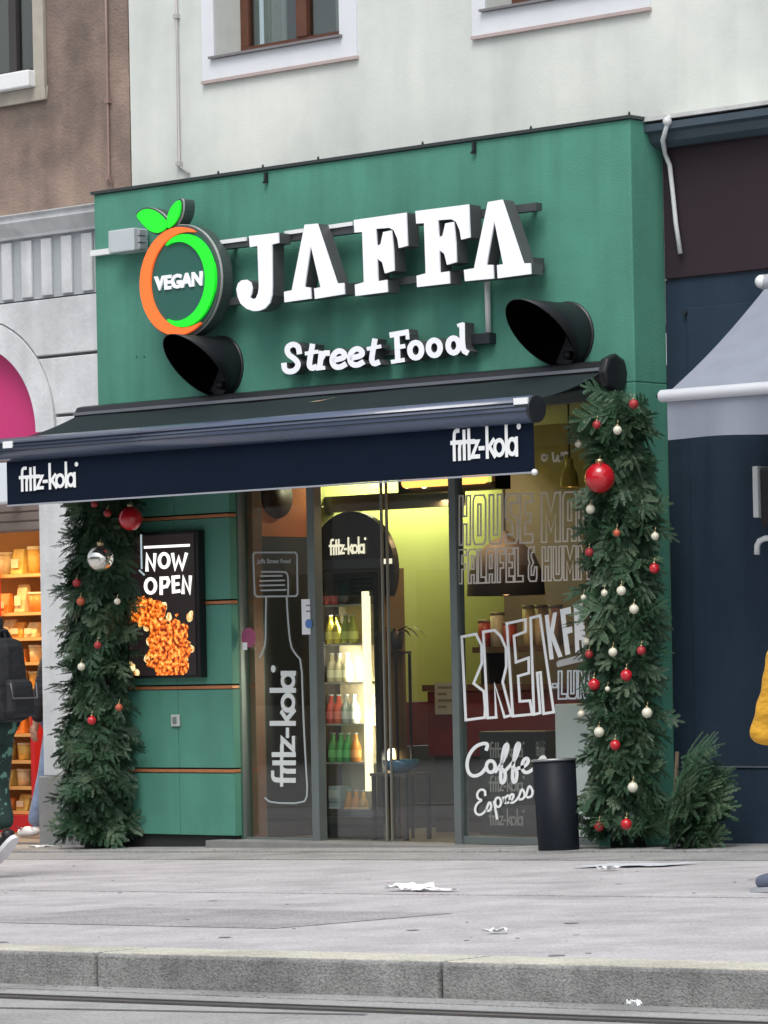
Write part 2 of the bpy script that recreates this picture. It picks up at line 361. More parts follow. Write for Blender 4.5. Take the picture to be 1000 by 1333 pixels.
# ---- cream building above the shop
cream = thing('apartment_building', 'cream plastered building above the green shop front with brown framed windows', 'building', (0, YW, 0))
w1 = (X(281, YW, 76), X(444, YW, 46), Zh(77, 279, YW), 7.5)
w2 = (X(634, YW, 15), X(830, YW, -15), Zh(15, 636, YW), 7.5)
wx0 = X(172, YW, 240)
w3 = (w2[0] + (w2[0] - w1[0]), w2[1] + (w2[0] - w1[0]), w1[2], 7.5)
mb = MB(); wall_sheet(mb, wx0, 9.5, 3.3, 9.5, [w1, w2, w3], YW, 0.45); mb.build('wall', white_wall, cream)
t1 = (X(266, YW, 105), X(467, YW, 71), Zh(106, 267, YW)); t2 = (X(617, YW, 48), X(848, YW, 6), Zh(48, 617, YW))
def window(parent, hole, trim, wood, sillm, curtain=True):
    x0, x1, z0, z1 = hole; ta, tb, tz = trim
    mb = MB(); y0, y1 = YW - 0.018, YW
    mb.box(ta, tb, y0, y1, tz, z0 - 0.004); mb.box(ta, x0, y0, y1, z0 - 0.004, z1 + .1); mb.box(x1, tb, y0, y1, z0 - 0.004, z1 + .1)
    wf = mb.build('window', trim_white, parent)
    e = MB(); e.box(ta - .004, tb + .004, y0 - 0.012, y1, tz - 0.022, tz); e.build('lower_edge', mat('trim_edge', (0.46, 0.38, 0.36), 0.9, 0.1), wf)
    s = MB(); s.box(x0 - 0.03, x1 + 0.03, YW - 0.05, YW + 0.27, z0 - 0.002, z0 + 0.014); s.build('sill', sillm, wf)
    yf = YW + 0.25; f = MB(); t = 0.075
    f.box(x0, x1, yf, yf + .07, z0 + .016, z0 + t + .03); f.box(x0, x0 + t, yf, yf + .07, z0 + t + .03, z1); f.box(x1 - t, x1, yf, yf + .07, z0 + t + .03, z1)
    xm = (x0 + x1) / 2; f.box(xm - .05, xm + .05, yf - .01, yf + .07, z0 + t + .03, z1); f.build('frame', wood, wf, bevel=0.008)
    gl = MB(); gl.box(x0 + t, x1 - t, yf + .03, yf + .036, z0 + t, z1); gl.build('pane', win_glass, wf)
    bk = MB(); bk.box(x0 - .1, x1 + .1, yf + .5, yf + .52, z0 - .1, z1); bk.build('room_back', mat('room_dark', (0.30, 0.30, 0.29), 0.9), wf)
    if curtain:
        c = MB()
        for (a, bb) in ((x0 + .08, x0 + .30), (x1 - .42, x1 - .08)):
            n = 24
            for i in range(n):
                u0, u1 = a + (bb - a) * i / n, a + (bb - a) * (i + 1) / n
                q0, q1 = yf + .16 + .02 * math.sin(i * 1.7), yf + .16 + .02 * math.sin((i + 1) * 1.7)
                c.add([(u0, q0, z0), (u1, q1, z0), (u1, q1, z1), (u0, q0, z1)], [(0, 1, 2, 3)], True)
        c.build('curtain', mat('net_curtain', (0.55, 0.55, 0.52), 0.9), wf)
    return wf
sill_m = mat('sill_metal', (0.20, 0.19, 0.20), 0.5, 0.1)
window(cream, w1, t1, wood_brown, sill_m); window(cream, w2, t2, wood_brown, sill_m)
window(cream, w3, (t2[0] + (w2[0] - w1[0]), t2[1] + (w2[0] - w1[0]), t1[2]), wood_brown, sill_m)
# conduit on the cream wall
def conduit(name, label, pts, r, m, clips, Y):
    t = thing(name, label, 'conduit', (P(*pts[-1], Y).x, Y, P(*pts[-1], Y).z))
    mb = MB(); mb.tube([P(a, b_, Y - 0.02) for a, b_ in pts], r, 8); mb.build('pipe', m, t)
    for a, b_ in clips:
        c = P(a, b_, Y - 0.015); mb = MB(); mb.box(c.x - .02, c.x + .02, c.y - .02, c.y + .015, c.z - .016, c.z + .016); mb.build('clip', m, t)
conduit('conduit', 'thin pale conduit running down the cream wall left of the window', [(228, -60), (230.5, 60), (233, 215), (246, 226)], .009, mat('conduit_pale', (.45, .43, .42), .6), [(230, 21), (233.5, 213)], YW)
conduit('conduit', 'thin brown conduit running down the brown plaster wall', [(136.5, -60), (139, 60), (141.5, 228), (146, 240)], .010, mat('conduit_brown', (.27, .19, .16), .7), [(141, 131), (142, 231)], YW)

# ---- brown building on the left
brown = thing('corner_building', 'brown plastered building with white fluted stone ground floor and arched opening', 'building', (-3.1, YW, 0))
zc_top, zc_line, zm_bot, zg_bot, zf_bot = [Zh(y, 60, YW) for y in (274.5, 279, 307, 312, 386)]
zj1, zj2 = Zh(462, 90, YW), Zh(540, 90, YW)
bx1 = wx0 - 0.012
lw = (X(-120, YW, 120), X(47, YW, 95), Zh(121, 0, YW), 7.6)
mb = MB(); wall_sheet(mb, -12, bx1, zc_top - .05, 9.5, [lw], YW, .4); mb.build('wall', brown_plaster, brown)
# its window
mb = MB(); q = X(62, YW, 125); qz = Zh(140, 0, YW)
mb.box(lw[0] - .2, q, YW - .03, YW, qz, lw[2] - .01); mb.box(lw[1], q, YW - .03, YW, lw[2] - .01, 7.7); wf = mb.build('window', mat('beige_trim', (.42, .39, .33), .9, .2, 5), brown, bevel=.006)
mb = MB(); mb.box(lw[0], lw[1] + .02, YW - .10, YW + .22, lw[2] - .006, lw[2] + .115); mb.build('sill', white_plastic, wf, bevel=.01)
mb = MB(); mb.box(lw[0], lw[1], YW + .24, YW + .30, lw[2] + .12, lw[2] + .2); mb.box(lw[1] - .09, lw[1], YW + .24, YW + .30, lw[2] + .2, 7.6); mb.box(lw[1] - .55, lw[1] - .47, YW + .24, YW + .30, lw[2] + .2, 7.6); mb.build('frame', mat('dark_wood', (.045, .04, .038), .5), wf)
mb = MB(); mb.box(lw[0], lw[1] - .09, YW + .27, YW + .276, lw[2] + .15, 7.6); mb.build('pane', win_glass, wf)
mb = MB(); mb.box(lw[0], lw[1], YW + .6, YW + .62, lw[2], 7.6); mb.build('room_back', mat('room_beige', (.26, .22, .18), .9), wf)
# cornice (profile swept along the front)
def sweep_x(name, prof, x0, x1, m, parent, **k):
    mb = MB(); mb.prism([(x0, y, z) for y, z in prof], (x1 - x0, 0, 0)); return mb.build(name, m, parent, **k)
sweep_x('cornice', [(YW, zc_top), (YW - .16, zc_top - .02), (YW - .16, zc_line), (YW - .13, zc_line - .012), (YW - .135, zc_line - .05), (YW - .05, zm_bot + .02), (YW - .045, zm_bot), (YW, zm_bot)], -12, bx1, stone_white, brown)
# fluted frieze: backing in grey, white strips proud of it
mb = MB(); mb.box(-12, bx1, YW - .006, YW + .3, zf_bot - .01, zm_bot); mb.build('frieze', flute_grey, brown)
fx = [(X(a, YW, 345), X(b_, YW, 345)) for a, b_ in ((109.8, 122.6), (83.7, 97.2), (57.6, 70.9), (31, 44.3), (5.6, 18))]
fp = (fx[0][0] - fx[4][0]) / 4; fw = fx[2][1] - fx[2][0]
for i in range(-2, 30):
    x0 = fx[0][0] - i * fp
    if x0 + fw > bx1: continue
    mb = MB(); mb.box(x0, x0 + fw, YW - .03, YW - .006, zf_bot + .004, zm_bot - .022); mb.build('flute_strip', stone_white, brown, bevel=.005)
# arched ground floor
zc = Zh(562, 60, YW); xr_ = X(74.5, YW, 558); xo, zo = X(0, YW, 422), Zh(422, 0, YW)
dx, dz = xr_ - xo, zo - zc; RO = (dx * dx + dz * dz) / (2 * dx); acx = xr_ - RO
RI = X(50.5, YW, 558) - acx; jamb = acx + RI + 0.004
ay0 = YW - .02
def arcx(z, R): return math.sqrt(max(0, R * R - (z - zc) ** 2)) if z > zc - 1e-6 else R
def stone(zlo, zhi, xin_extra, mirror=False):
    """a block between the arch ring and the building's edge"""
    edge = []; n = 8
    for i in range(n + 1):
        z = zlo + (zhi - zlo) * i / n; r = arcx(z, RO + .012) if z < zc + RO + .012 else 0
        edge.append((max(r, xin_extra), z))
    if all(r <= 0 for r, z in edge): edge = [(0.0, zlo), (0.0, zhi)]
    pts = [(r, z) for r, z in edge] + [(bx1 - acx - .002, zhi), (bx1 - acx - .002, zlo)]
    s = -1 if mirror else 1
    mb = MB(); pl = [(acx + s * (max(r, .004)), ay0, z) for r, z in pts]
    if not mirror: pl = pl[::-1]
    mb.prism(pl, (0, .06, 0)); mb.build('stone_block', stone_white, brown, bevel=.006)
base_z = Zh(1010, 80, YW)
jgap = .012
bounds = [(zj1 + jgap, zf_bot - .022), (zj2 + jgap, zj1 - jgap), (zj2 - .42, zj2 - jgap)]
for mir in (False, True):
    for zl, zh in bounds: stone(zl, zh, 0, mir)
zz = zj2 - .42 - jgap
cols = []
for mir in (1, -1):
    z_hi = zz
    while z_hi > base_z + .1:
        z_lo = max(base_z, z_hi - 2.2); mb = MB(); xa_, xb_ = (jamb, bx1 - .002) if mir == 1 else (2 * acx - bx1, 2 * acx - jamb)
        mb.box(xa_, xb_, ay0, ay0 + .06, z_lo, z_hi - .001); mb.build('stone_block', stone_white, brown, bevel=.006); z_hi = z_lo - jgap
    mb = MB(); mb.box(xa_ - (.012 if mir == 1 else 0), xb_ + (.012 if mir == -1 else 0), ay0 - .05, ay0 + .1, -.3, base_z - .003); mb.build('plinth_block', mat('grey_plinth', (.22, .225, .225), .9, .2, 5, .3, 60), brown, bevel=.01)
ring = MB(); n = 48
for i in range(n):
    a0, a1 = math.pi * i / n, math.pi * (i + 1) / n
    q = lambda R, a, y: (acx + R * math.cos(a), y, zc + R * math.sin(a))
    ring.hexa([q(RI, a0, ay0 - .012), q(RI, a1, ay0 - .012), q(RI, a1, ay0 + .3), q(RI, a0, ay0 + .3)], [q(RO, a0, ay0 - .012), q(RO, a1, ay0 - .012), q(RO, a1, ay0 + .3), q(RO, a0, ay0 + .3)])
ring.build('arch_ring', stone_white, brown)
for s in (1, -1):
    pts = [(acx + s * RI * 1.002, 0, -.3), (acx + s * (bx1 - acx), 0, -.3), (acx + s * (bx1 - acx), 0, zf_bot - .01), (acx, 0, zf_bot - .01)] + [(acx + s * RI * 1.002 * math.cos(math.pi / 2 * (1 - i / 16)), 0, zc + RI * 1.002 * math.sin(math.pi / 2 * (1 - i / 16))) for i in range(17)]
    pts = [(a, YW + .03, c) for a, _, c in pts]
    mb = MB(); mb.prism(pts if s == 1 else pts[::-1], (0, .32, 0)); mb.build('backing_wall', mat('joint_grey', (.22, .22, .225), .95), brown)
# pink panel in the arch and shutter box beneath it
zl1, zl0 = Zh(655, 30, YW + .2), Zh(692, 30, YW + .2)
mb = MB(); mb.prism([(acx + RI * math.cos(math.pi * i / 32), YW + .1, zc + RI * math.sin(math.pi * i / 32)) for i in range(33)] + [(acx - RI, YW + .1, zl1), (acx + RI, YW + .1, zl1)], (0, .04, 0)); mb.build('arch_panel', pink, brown)
mb = MB(); mb.box(acx - RI, acx + RI, YW + .08, YW + .3, zl0, zl1 - .003)
for i in range(3): mb.box(acx - RI, acx + RI, YW + .07, YW + .08, zl0 + (zl1 - zl0) * (i + .1) / 3, zl0 + (zl1 - zl0) * (i + .9) / 3)
mb.build('shutter_box', mat('shutter_brown', (.24, .20, .175), .7, .1, 5), brown)
# blank white board at the left edge
c0, c1 = P(-90, 606, .05), P(12, 598, .05); z0_ = Zh(656, 6, .05)
bd = thing('sign_board', 'blank white board beside the left end of the black awning', 'sign board', (c1.x, .05, z0_))
mb = MB(); mb.box(c0.x, c1.x, .05, .12, z0_, c1.z); mb.build('board', mat('board_white', (.68, .73, .78), .5, .03), bd, bevel=.02)
mb = MB(); mb.box(c0.x + .2, c0.x + .26, .12, YW + .09, z0_ + .08, z0_ + .14); mb.box(c1.x - .3, c1.x - .24, .12, YW + .09, z0_ + .08, z0_ + .14); mb.build('bracket', dark_metal, bd)

# ---- dark shop front on the right
dx0 = X(868, YW, 300); dark = thing('dark_shop_front', 'slate blue shop front with dark fascia board and moulded cornice', 'shop front', (3.2, YW, 0))
z_ct, z_cb, z_ff = Zh(162, 870, YW), Zh(194, 870, YW), Zh(362, 880, YW)
mb = MB(); mb.box(dx0, 9.5, YW - .03, YW + .4, z_ff - .005, z_cb + .05); mb.build('fascia_board', fascia_dark, dark, bevel=.006)
sweep_x('cornice', [(YW, z_ct), (YW - .19, z_ct - .015), (YW - .19, z_ct - .06), (YW - .15, z_ct - .075), (YW - .13, z_cb + .03), (YW - .08, z_cb), (YW, z_cb)], dx0 - .02, 9.5, slate_light, dark)
mb = MB(); mb.box(dx0 - .05, 9.5, YW - .20, YW, z_ct + .003, z_ct + .028); mb.build('flashing', mat('flashing', (.55, .56, .55), .6, .2, 8), dark)
mb = MB(); mb.box(dx0 - .01, 9.5, YW - .012, YW + .4, -.3, z_ff - .009); mb.build('wall_panel', slate, dark)
xs_ = X(906, YW, 800)
zseam = Zh(998, 940, YW)
mb = MB(); mb.box(xs_, 9.5, YW - .03, YW - .012, zseam + .006, z_ff - .2); mb.build('wall_panel', slate, dark, bevel=.004)
mb = MB(); mb.box(xs_, 9.5, YW - .034, YW - .012, -.2, zseam - .004); mb.build('wall_panel', slate, dark, bevel=.004)
mb = MB(); mb.box(xs_, 9.5, YW - .045, YW - .012, zseam - .004, zseam + .006); mb.build('rail', mat('seam_grey', (.10, .12, .15), .5), dark)
c = P(893, 407, YW - .02); mb = MB(); mb.lathe(c, [(.014, 0), (.014, .02)], 10, Vector((0, -1, 0))); mb.build('bolt', dark_metal, dark)
cb = thing('cable', 'loose white cable hanging down beside the dark fascia board', 'cable', P(886, 330, YW - .05))
mb = MB(); mb.tube([P(a, b_, YW - .06 - (.14 if b_ < 200 else 0)) for a, b_ in ((872, 150), (868, 165), (863, 182), (866, 200), (872, 215), (876, 250), (880, 290), (886, 330))], .015, 8); mb.build('cord', mat('cable_white', (.60, .62, .62), .6, .15, 20), cb)
mb = MB(); p = P(869, 158, YW - .2); mb.ball(p, .03); mb.build('junction', mat('cable_white', (1, 1, 1)), cb)
# menu box and door handle at the right edge
c0, c1 = P(981, 607, YW - .19), P(1016, 672, YW - .19)
bx = thing('menu_box', 'dark wall box with a white edge strip on the slate wall', 'wall box', (c0.x, YW - .03, c1.z))
mb = MB(); mb.box(c0.x + .035, c1.x + .2, YW - .17, YW - .03, c1.z - .06, c0.z - .02); mb.build('case', mat('box_black', (.015, .014, .016), .4), bx, bevel=.008)
mb = MB(); mb.box(c0.x - .01, c0.x + .03, YW - .19, YW - .03, c1.z, c0.z); mb.build('edge_strip', mat('edge_white', (.62, .66, .66), .5), bx, bevel=.004)
dh = thing('pull_handle', 'curved white pull handle on the slate wall below the box', 'handle', P(990, 722, YW - .04))
mb = MB(); mb.tube([P(985.5, 722, YW - .16), P(986, 710, YW - .16), P(989, 704, YW - .16), P(996, 701, YW - .16), P(1012, 699, YW - .16), P(1020, 700, YW - .03)], .018, 10); mb.build('grip', white_plastic, dh)

# ------------------------------------------------------------------ the green shop front
FX0, FX1 = -2.684, 2.149; FZ1, FZ0 = 4.57, 2.93
shop = thing('green_shop_front', 'projecting green shop front with fascia, panelled wall and glass entrance', 'shop front', (0, 0, 0))
mb = MB(); mb.box(FX0, FX1, 0, YW, FZ0, FZ1); fas = mb.build('fascia', green, shop, bevel=.008)
mb = MB(); mb.box(FX0 - .015, FX1 + .015, -.018, YW, FZ1 + .001, FZ1 + .022); mb.build('coping', mat('coping', (.03, .04, .04), .5), fas)
for a, b_ in ((347, 232), (618, 193)):
    c = P(a, b_, -.01); mb = MB(); mb.box(c.x - .008, c.x + .008, -.03, 0, c.z - .03, c.z + .04); mb.box(c.x - .02, c.x + .012, -.03, -.012, c.z - .035, c.z - .02); mb.build('hook', dark_metal, fas)
for a, b_ in ((283, 228), (341, 219), (413, 207), (549, 187), (690, 166), (818, 146)):
    c = P(a, b_, .02); mb = MB(); mb.lathe((c.x, .03, FZ1 + .02), [(.008, 0), (.008, .02), (.004, .03)], 8); mb.build('screw', dark_metal, fas)
for a, b_ in ((178, 464), (188, 464)):
    c = P(a, b_, 0); mb = MB(); mb.lathe(c, [(.009, -.01), (.009, .004)], 8, Vector((0, -1, 0))); mb.build('plug', green_dark, fas)
# left panelled wall: boards in two columns with copper strips between
px0_, pxm, px1_ = FX0 + .02, X(233, 0, 1000), X(303.5, 0, 950)
zb = [Zh(1087, 250, 0), Zh(1003, 250, 0), Zh(894.5, 250, 0), Zh(784, 275, 0), Zh(671, 275, 0), FZ0 - .002]
for i in range(5):
    for (a, b_) in ((px0_, pxm - .0015), (pxm + .0015, px1_)):
        mb = MB(); mb.box(a, b_, .0 + rnd.uniform(0, .002), .07, zb[i] + (.018 if i else 0), zb[i + 1] - .018 if i < 4 else zb[i + 1]); mb.build('wall_panel', green_board, shop, bevel=.004)
    if i:
        mb = MB(); mb.box(px0_, px1_ + .004, -.006, .065, zb[i] - .014, zb[i] + .008); mb.build('trim_strip', copper, shop, bevel=.003)
mb = MB(); mb.box(px0_, px1_ - .006, .075, YW, gz(-2) - .2, FZ0 - .003); mb.build('backing', green_dark, shop)
mb = MB(); mb.box(px0_, px1_ - .02, .03, .075, gz(-2) - .2, zb[0] - .004); mb.build('plinth', mat('plinth_dark', (.02, .022, .022), .7), shop)
# right pier
PX0 = X(776, 0, 900)
mb = MB(); mb.box(PX0, FX1, 0, YW, -.2, FZ0 - .001); mb.build('pier', green, shop, bevel=.006)
# glazing
GY = .12; gl, gr = X(309, GY, 900), PX0; gzb = gz(-.4)
fr = mat('door_frame', (.16, .19, .185), .42, .1, 8, metal=.3)
posts = [(X(309, GY, 900), X(318, GY, 900)), (X(407, GY, 900), X(416.5, GY, 900)), (X(592, GY, 900), X(601, GY, 900))]
for a, b_ in posts:
    mb = MB(); mb.box(a, b_, GY - .03, GY + .05, gz(a) + .012, FZ0 - .002); mb.build('mullion', fr, shop, bevel=.004)
mb = MB(); mb.box(posts[0][1], gr, GY - .025, GY + .045, FZ0 - .09, FZ0 - .003); mb.build('head_rail', fr, shop)
mb = MB(); mb.box(gl - .08, gr, GY - .26, GY + .10, gzb - .2, gz(.6) + .022); mb.build('threshold', mat('threshold', (.22, .22, .215), .7, .2, 8), shop, bevel=.004)
ZR = Zh(1086, 360, GY)
def pane(a, b_, y, rail=True):
    gm = MB(); gm.box(a, b_, y, y + .006, gz(a) + .025, FZ0 - .09); p = gm.build('glass_pane', glass, shop)
    if rail:
        r = MB(); r.box(a, b_, y - .014, y + .024, gz(a) + .024, gz(a) + .075); r.build('bottom_rail', fr, p, bevel=.003)
    return p
pA = pane(posts[0][1], posts[1][0], GY)
xm_ = X(503, GY + .06, 900)
pB = pane(posts[1][1], xm_ - .004, GY + .06, False); pC = pane(xm_ + .004, posts[2][0], GY + .08, False); pD = pane(posts[2][1], gr, GY)
for y, a in ((GY + .055, xm_ - .012), (GY + .075, xm_ + .016)):
    mb = MB(); mb.box(a - .006, a + .006, y - .006, y + .012, gz(a) + .025, FZ0 - .09); mb.build('leaf_stile', mat('stile', (.26, .26, .23), .4, metal=.4), pC)
# ---- writing on the glass
gp = GY - .004
def zf(ox, oy, s, Y=gp): return px_frame(ox, oy, s, Y)
f5 = zf(300, 640, 2.838)
dec = strokes('bottle_outline', [C_([(90, 225), (240, 225), (246, 233), (248, 378), (242, 386), (98, 388), (90, 380), (84, 233)]),
    smooth([(132, 392), (130, 480), (130, 560), (120, 590), (108, 612)], 1), smooth([(208, 388), (212, 470), (222, 570), (240, 600), (263, 625), (268, 800), (278, 1000), (286, 1120), (270, 1152), (150, 1150), (128, 1132)], 1)], 6.5, f5, mat('bottle_print', (.36, .40, .40), .6), pA)
strokes('label_print', [smooth([(115, 296), (195, 296), (210, 300), (214, 330), (213, 384)], 1), [(108, 330), (200, 328)], [(108, 347), (200, 345)], [(112, 365), (205, 363)], [(112, 312), (190, 311)]], 6, f5, mat('bottle_print', (1, 1, 1)), pA)
text_mesh('label_lettering', 'Jaffa Street Food', f5, 98, 222, 270, 248, mat('bottle_print', (1, 1, 1)), pA, bold=.02)
kola('wordmark', lambda p, k=0: f5((238 - p[1] * 3.9, 1085 - p[0] * 6.1), k), mat('bottle_word', (.62, .66, .65), .6), pA, 3.0)
# outlined block capitals
GLY = {'H': [[(0, 0), (.34, 0), (.34, .42), (.66, .42), (.66, 0), (1, 0), (1, 1), (.66, 1), (.66, .58), (.34, .58), (.34, 1), (0, 1)]],
 'O': [[(.15, 0), (.85, 0), (1, .1), (1, .9), (.85, 1), (.15, 1), (0, .9), (0, .1)], [(.38, .18), (.62, .18), (.62, .82), (.38, .82)]],
 'U': [[(.15, 0), (.85, 0), (1, .1), (1, 1), (.66, 1), (.66, .18), (.34, .18), (.34, 1), (0, 1), (0, .1)]],
 'S': [[(0, 0), (.85, 0), (1, .1), (1, .5), (.4, .62), (.4, .82), (1, .82), (1, 1), (.15, 1), (0, .9), (0, .52), (.6, .4), (.6, .18), (0, .18)]],
 'E': [[(0, 0), (1, 0), (1, .17), (.4, .17), (.4, .42), (.85, .42), (.85, .58), (.4, .58), (.4, .83), (1, .83), (1, 1), (0, 1)]],
 'F': [[(0, 0), (.4, 0), (.4, .42), (.85, .42), (.85, .58), (.4, .58), (.4, .83), (1, .83), (1, 1), (0, 1)]],
 'L': [[(0, 0), (1, 0), (1, .17), (.4, .17), (.4, 1), (0, 1)]],
 'M': [[(0, 0), (.26, 0), (.26, .55), (.5, .2), (.74, .55), (.74, 0), (1, 0), (1, 1), (.74, 1), (.5, .6), (.26, 1), (0, 1)]],
 'A': [[(0, 0), (.34, 0), (.34, .25), (.66, .25), (.66, 0), (1, 0), (1, .9), (.85, 1), (.15, 1), (0, .9)], [(.36, .42), (.64, .42), (.64, .82), (.36, .82)]],
 'D': [[(0, 0), (.8, 0), (1, .12), (1, .88), (.8, 1), (0, 1)], [(.36, .17), (.64, .17), (.64, .83), (.36, .83)]],
 'N': [[(0, 0), (.3, 0), (.3, .55), (.7, 0), (1, 0), (1, 1), (.7, 1), (.7, .45), (.3, 1), (0, 1)]],
 'C': [[(.15, 0), (1, 0), (1, .17), (.4, .17), (.4, .83), (1, .83), (1, 1), (.15, 1), (0, .9), (0, .1)]],
 '&': [[(.2, 0), (.9, 0), (1, .1), (1, .42), (.75, .42), (.62, .18), (.35, .18), (.35, .42), (.6, .55), (.35, .7), (.35, .85), (.7, .85), (.7, 1), (.1, 1), (0, .9), (0, .66), (.15, .55), (0, .42), (0, .1)]],
 'T': [[(.33, 0), (.67, 0), (.67, .83), (1, .83), (1, 1), (0, 1), (0, .83), (.33, .83)]],
 '-': [[(0, .42), (1, .42), (1, .55), (0, .55)]]}
def outlined(name, items, y0, y1, sl, th, fr_, m, parent):
    """items: (letter, left, right) in crop pixels; y0 top, y1 bottom; sl slope of the line"""
    S = []
    for ch, a, b_ in items:
        for poly in GLY[ch]:
            S.append(C_([(a + (b_ - a) * u, y1 + (y0 - y1) * v + sl * (a + (b_ - a) * u)) for u, v in poly]))
    return strokes(name, S, th, fr_, m, parent)
f1 = zf(590, 600, 5.556)
soft = mat('window_lettering', (.60, .56, .50), .6)
outlined('window_lettering', [('H', 45, 125), ('O', 145, 235), ('U', 262, 352), ('S', 380, 465), ('E', 485, 575), ('M', 640, 775), ('A', 795, 890), ('D', 910, 1000), ('E', 1020, 1100)], 255, 610, -.035, 13, f1, soft, pD)
outlined('window_lettering', [('F', 40, 98), ('A', 110, 172), ('L', 182, 235), ('A', 240, 305), ('F', 320, 372), ('E', 384, 436), ('L', 446, 505), ('&', 545, 605), ('H', 645, 710), ('U', 725, 788), ('M', 800, 890), ('M', 905, 990), ('U', 1000, 1060), ('S', 1075, 1130)], 645, 890, -.035, 11, f1, soft, pD)
strokes('window_lettering', [smooth([(720, -60), (722, -20), (732, 5), (748, 0), (758, -50), (760, 0), (772, 2)], 2), smooth([(785, -60), (790, 5), (788, -30), (810, -65), (825, -55)], 2), smooth([(675, -30), (655, -50), (640, -30), (650, 0), (672, -5), (680, -40)], 2)], 15, f1, mat('window_lettering', (1, 1, 1)), pD)
f2 = zf(590, 770, 5.556); wp = mat('window_white', (.85, .88, .88), .6, emit=(.85, .9, .9), estr=0.0)
strokes('breakfast_lettering', [C_([(62, 328), (165, 308), (205, 390), (208, 520), (148, 665), (222, 722), (232, 850), (228, 912), (92, 930)]),
    C_([(218, 292), (300, 280), (345, 325), (382, 410), (385, 540), (358, 655), (420, 895), (372, 908), (300, 670), (312, 910), (250, 915)]),
    C_([(388, 232), (524, 202), (524, 290), (440, 322), (455, 512), (546, 480), (548, 590), (470, 612), (482, 795), (556, 790), (572, 888), (432, 902)]),
    C_([(560, 192), (628, 175), (728, 872), (655, 884), (632, 585), (608, 590), (630, 878), (585, 890)])], 19, f2, wp, pD)
mb = MB()
KF = [[(662, 172), (692, 166), (702, 270), (722, 155), (752, 148), (728, 300), (792, 470), (760, 478), (712, 350), (728, 488), (698, 494)],
      [(772, 130), (850, 110), (855, 158), (812, 168), (822, 262), (860, 252), (864, 296), (828, 306), (848, 452), (812, 462)],
      [(872, 100), (935, 84), (968, 425), (935, 432), (928, 350), (910, 353), (916, 440), (884, 446)],
      [(985, 75), (1060, 55), (1062, 100), (1015, 115), (1016, 180), (1070, 200), (1075, 400), (990, 420), (988, 370), (1040, 350), (1038, 240), (990, 220)],
      [(1085, 50), (1190, 25), (1194, 70), (1160, 80), (1180, 380), (1140, 390), (1125, 90), (1090, 98)]]
for i, q in enumerate(KF): mb.poly([f2(p, i) for p in reversed(q)])
mb.build('breakfast_lettering', wp, pD)
outlined('lunch_lettering', [('-', 718, 752), ('L', 762, 822), ('U', 830, 895), ('N', 905, 970), ('C', 980, 1040), ('H', 1050, 1110)], 600, 800, -.03, 12, f2, mat('lunch_print', (.50, .55, .58), .6), pD)
mb = MB(); mb.poly([f2(p) for p in ((745, 520), (755, 548), (960, 500), (930, 455), (760, 500))]); mb.build('lunch_banner', grey_print, pD)
f3 = zf(590, 940, 5.556, gp - .001)
strokes('coffee_lettering', [smooth([(240, 200), (252, 160), (222, 152), (160, 175), (112, 240), (98, 310), (110, 370), (150, 395), (205, 375), (240, 325)], 2), C_(circ(272, 322, 32, 42)),
    smooth([(305, 360), (360, 290), (398, 190), (392, 155), (368, 180), (350, 300), (342, 400), (350, 445), (372, 430), (380, 370), (360, 345)], 2),
    smooth([(380, 350), (445, 280), (482, 180), (476, 148), (452, 175), (436, 300), (428, 400), (436, 440), (456, 425), (464, 360), (445, 335)], 2),
    smooth([(470, 335), (520, 320), (548, 285), (535, 258), (508, 275), (496, 325), (512, 365), (545, 365), (578, 340)], 2), smooth([(590, 325), (640, 310), (668, 275), (655, 248), (628, 265), (616, 315), (632, 355), (665, 355), (698, 330)], 2)], 25, f3, wp, pD)
f3b = zf(590, 940, 5.556, gp - .004)
strokes('espresso_lettering', [smooth([(232, 530), (232, 495), (200, 485), (172, 515), (178, 555), (212, 565), (175, 585), (155, 630), (168, 668), (205, 672), (245, 630)], 2), smooth([(238, 640), (262, 570), (280, 610), (262, 645), (240, 640)], 2),
    [(296, 575), (318, 700)], C_(circ(325, 580, 22, 34)), smooth([(362, 545), (378, 595), (372, 550), (398, 530)], 1), smooth([(395, 585), (432, 555), (440, 525), (420, 520), (405, 550), (418, 590), (455, 570), (475, 540)], 2),
    smooth([(470, 555), (498, 475), (520, 520), (510, 555), (480, 560)], 2), smooth([(525, 540), (550, 450), (578, 500), (568, 540), (538, 545)], 2), C_(circ(612, 495, 20, 30))], 17, f3b, wp, pD)
# stickers on the frames
st = tag(MB().lathe(P(324, 830, GY - .035), [(.068, 0), (.068, .003)], 28, Vector((0, -1, 0))).build('round_sticker', mat('sticker_purple', (.36, .08, .17), .5, .2, 30)), 'round purple sticker on the left post of the glass entrance', 'sticker')
MB().box(X(321, GY, 840), X(327, GY, 840), GY - .0395, GY - .039, Zh(846, 324, 0), Zh(836, 324, 0)).build('tag', white_print, st)
st2 = tag(MB().box(X(397, gp, 800), X(408, gp, 800), GY - .036, GY - .033, Zh(826, 402, GY), Zh(780, 402, GY)).build('door_sticker', white_plastic), 'narrow white sticker with a blue spot on the post beside the fridge', 'sticker')
mb = MB(); mb.lathe(P(402, 812, GY - .0365), [(.032, 0), (.032, .0015)], 16, Vector((0, -1, 0))); mb.build('spot', mat('spot_blue', (.08, .2, .5), .5), st2)
mb = MB(); a = P(398.5, 795, GY - .037); mb.box(a.x, a.x + .05, GY - .0372, GY - .0362, a.z - .01, a.z); mb.box(a.x, a.x + .04, GY - .0372, GY - .0362, a.z + .03, a.z + .04); mb.build('print', mat('print_grey', (.2, .2, .22), .6), st2)
sw = thing('wall_socket', 'small white socket plate on the green panelled wall', 'socket', P(230, 946, 0))
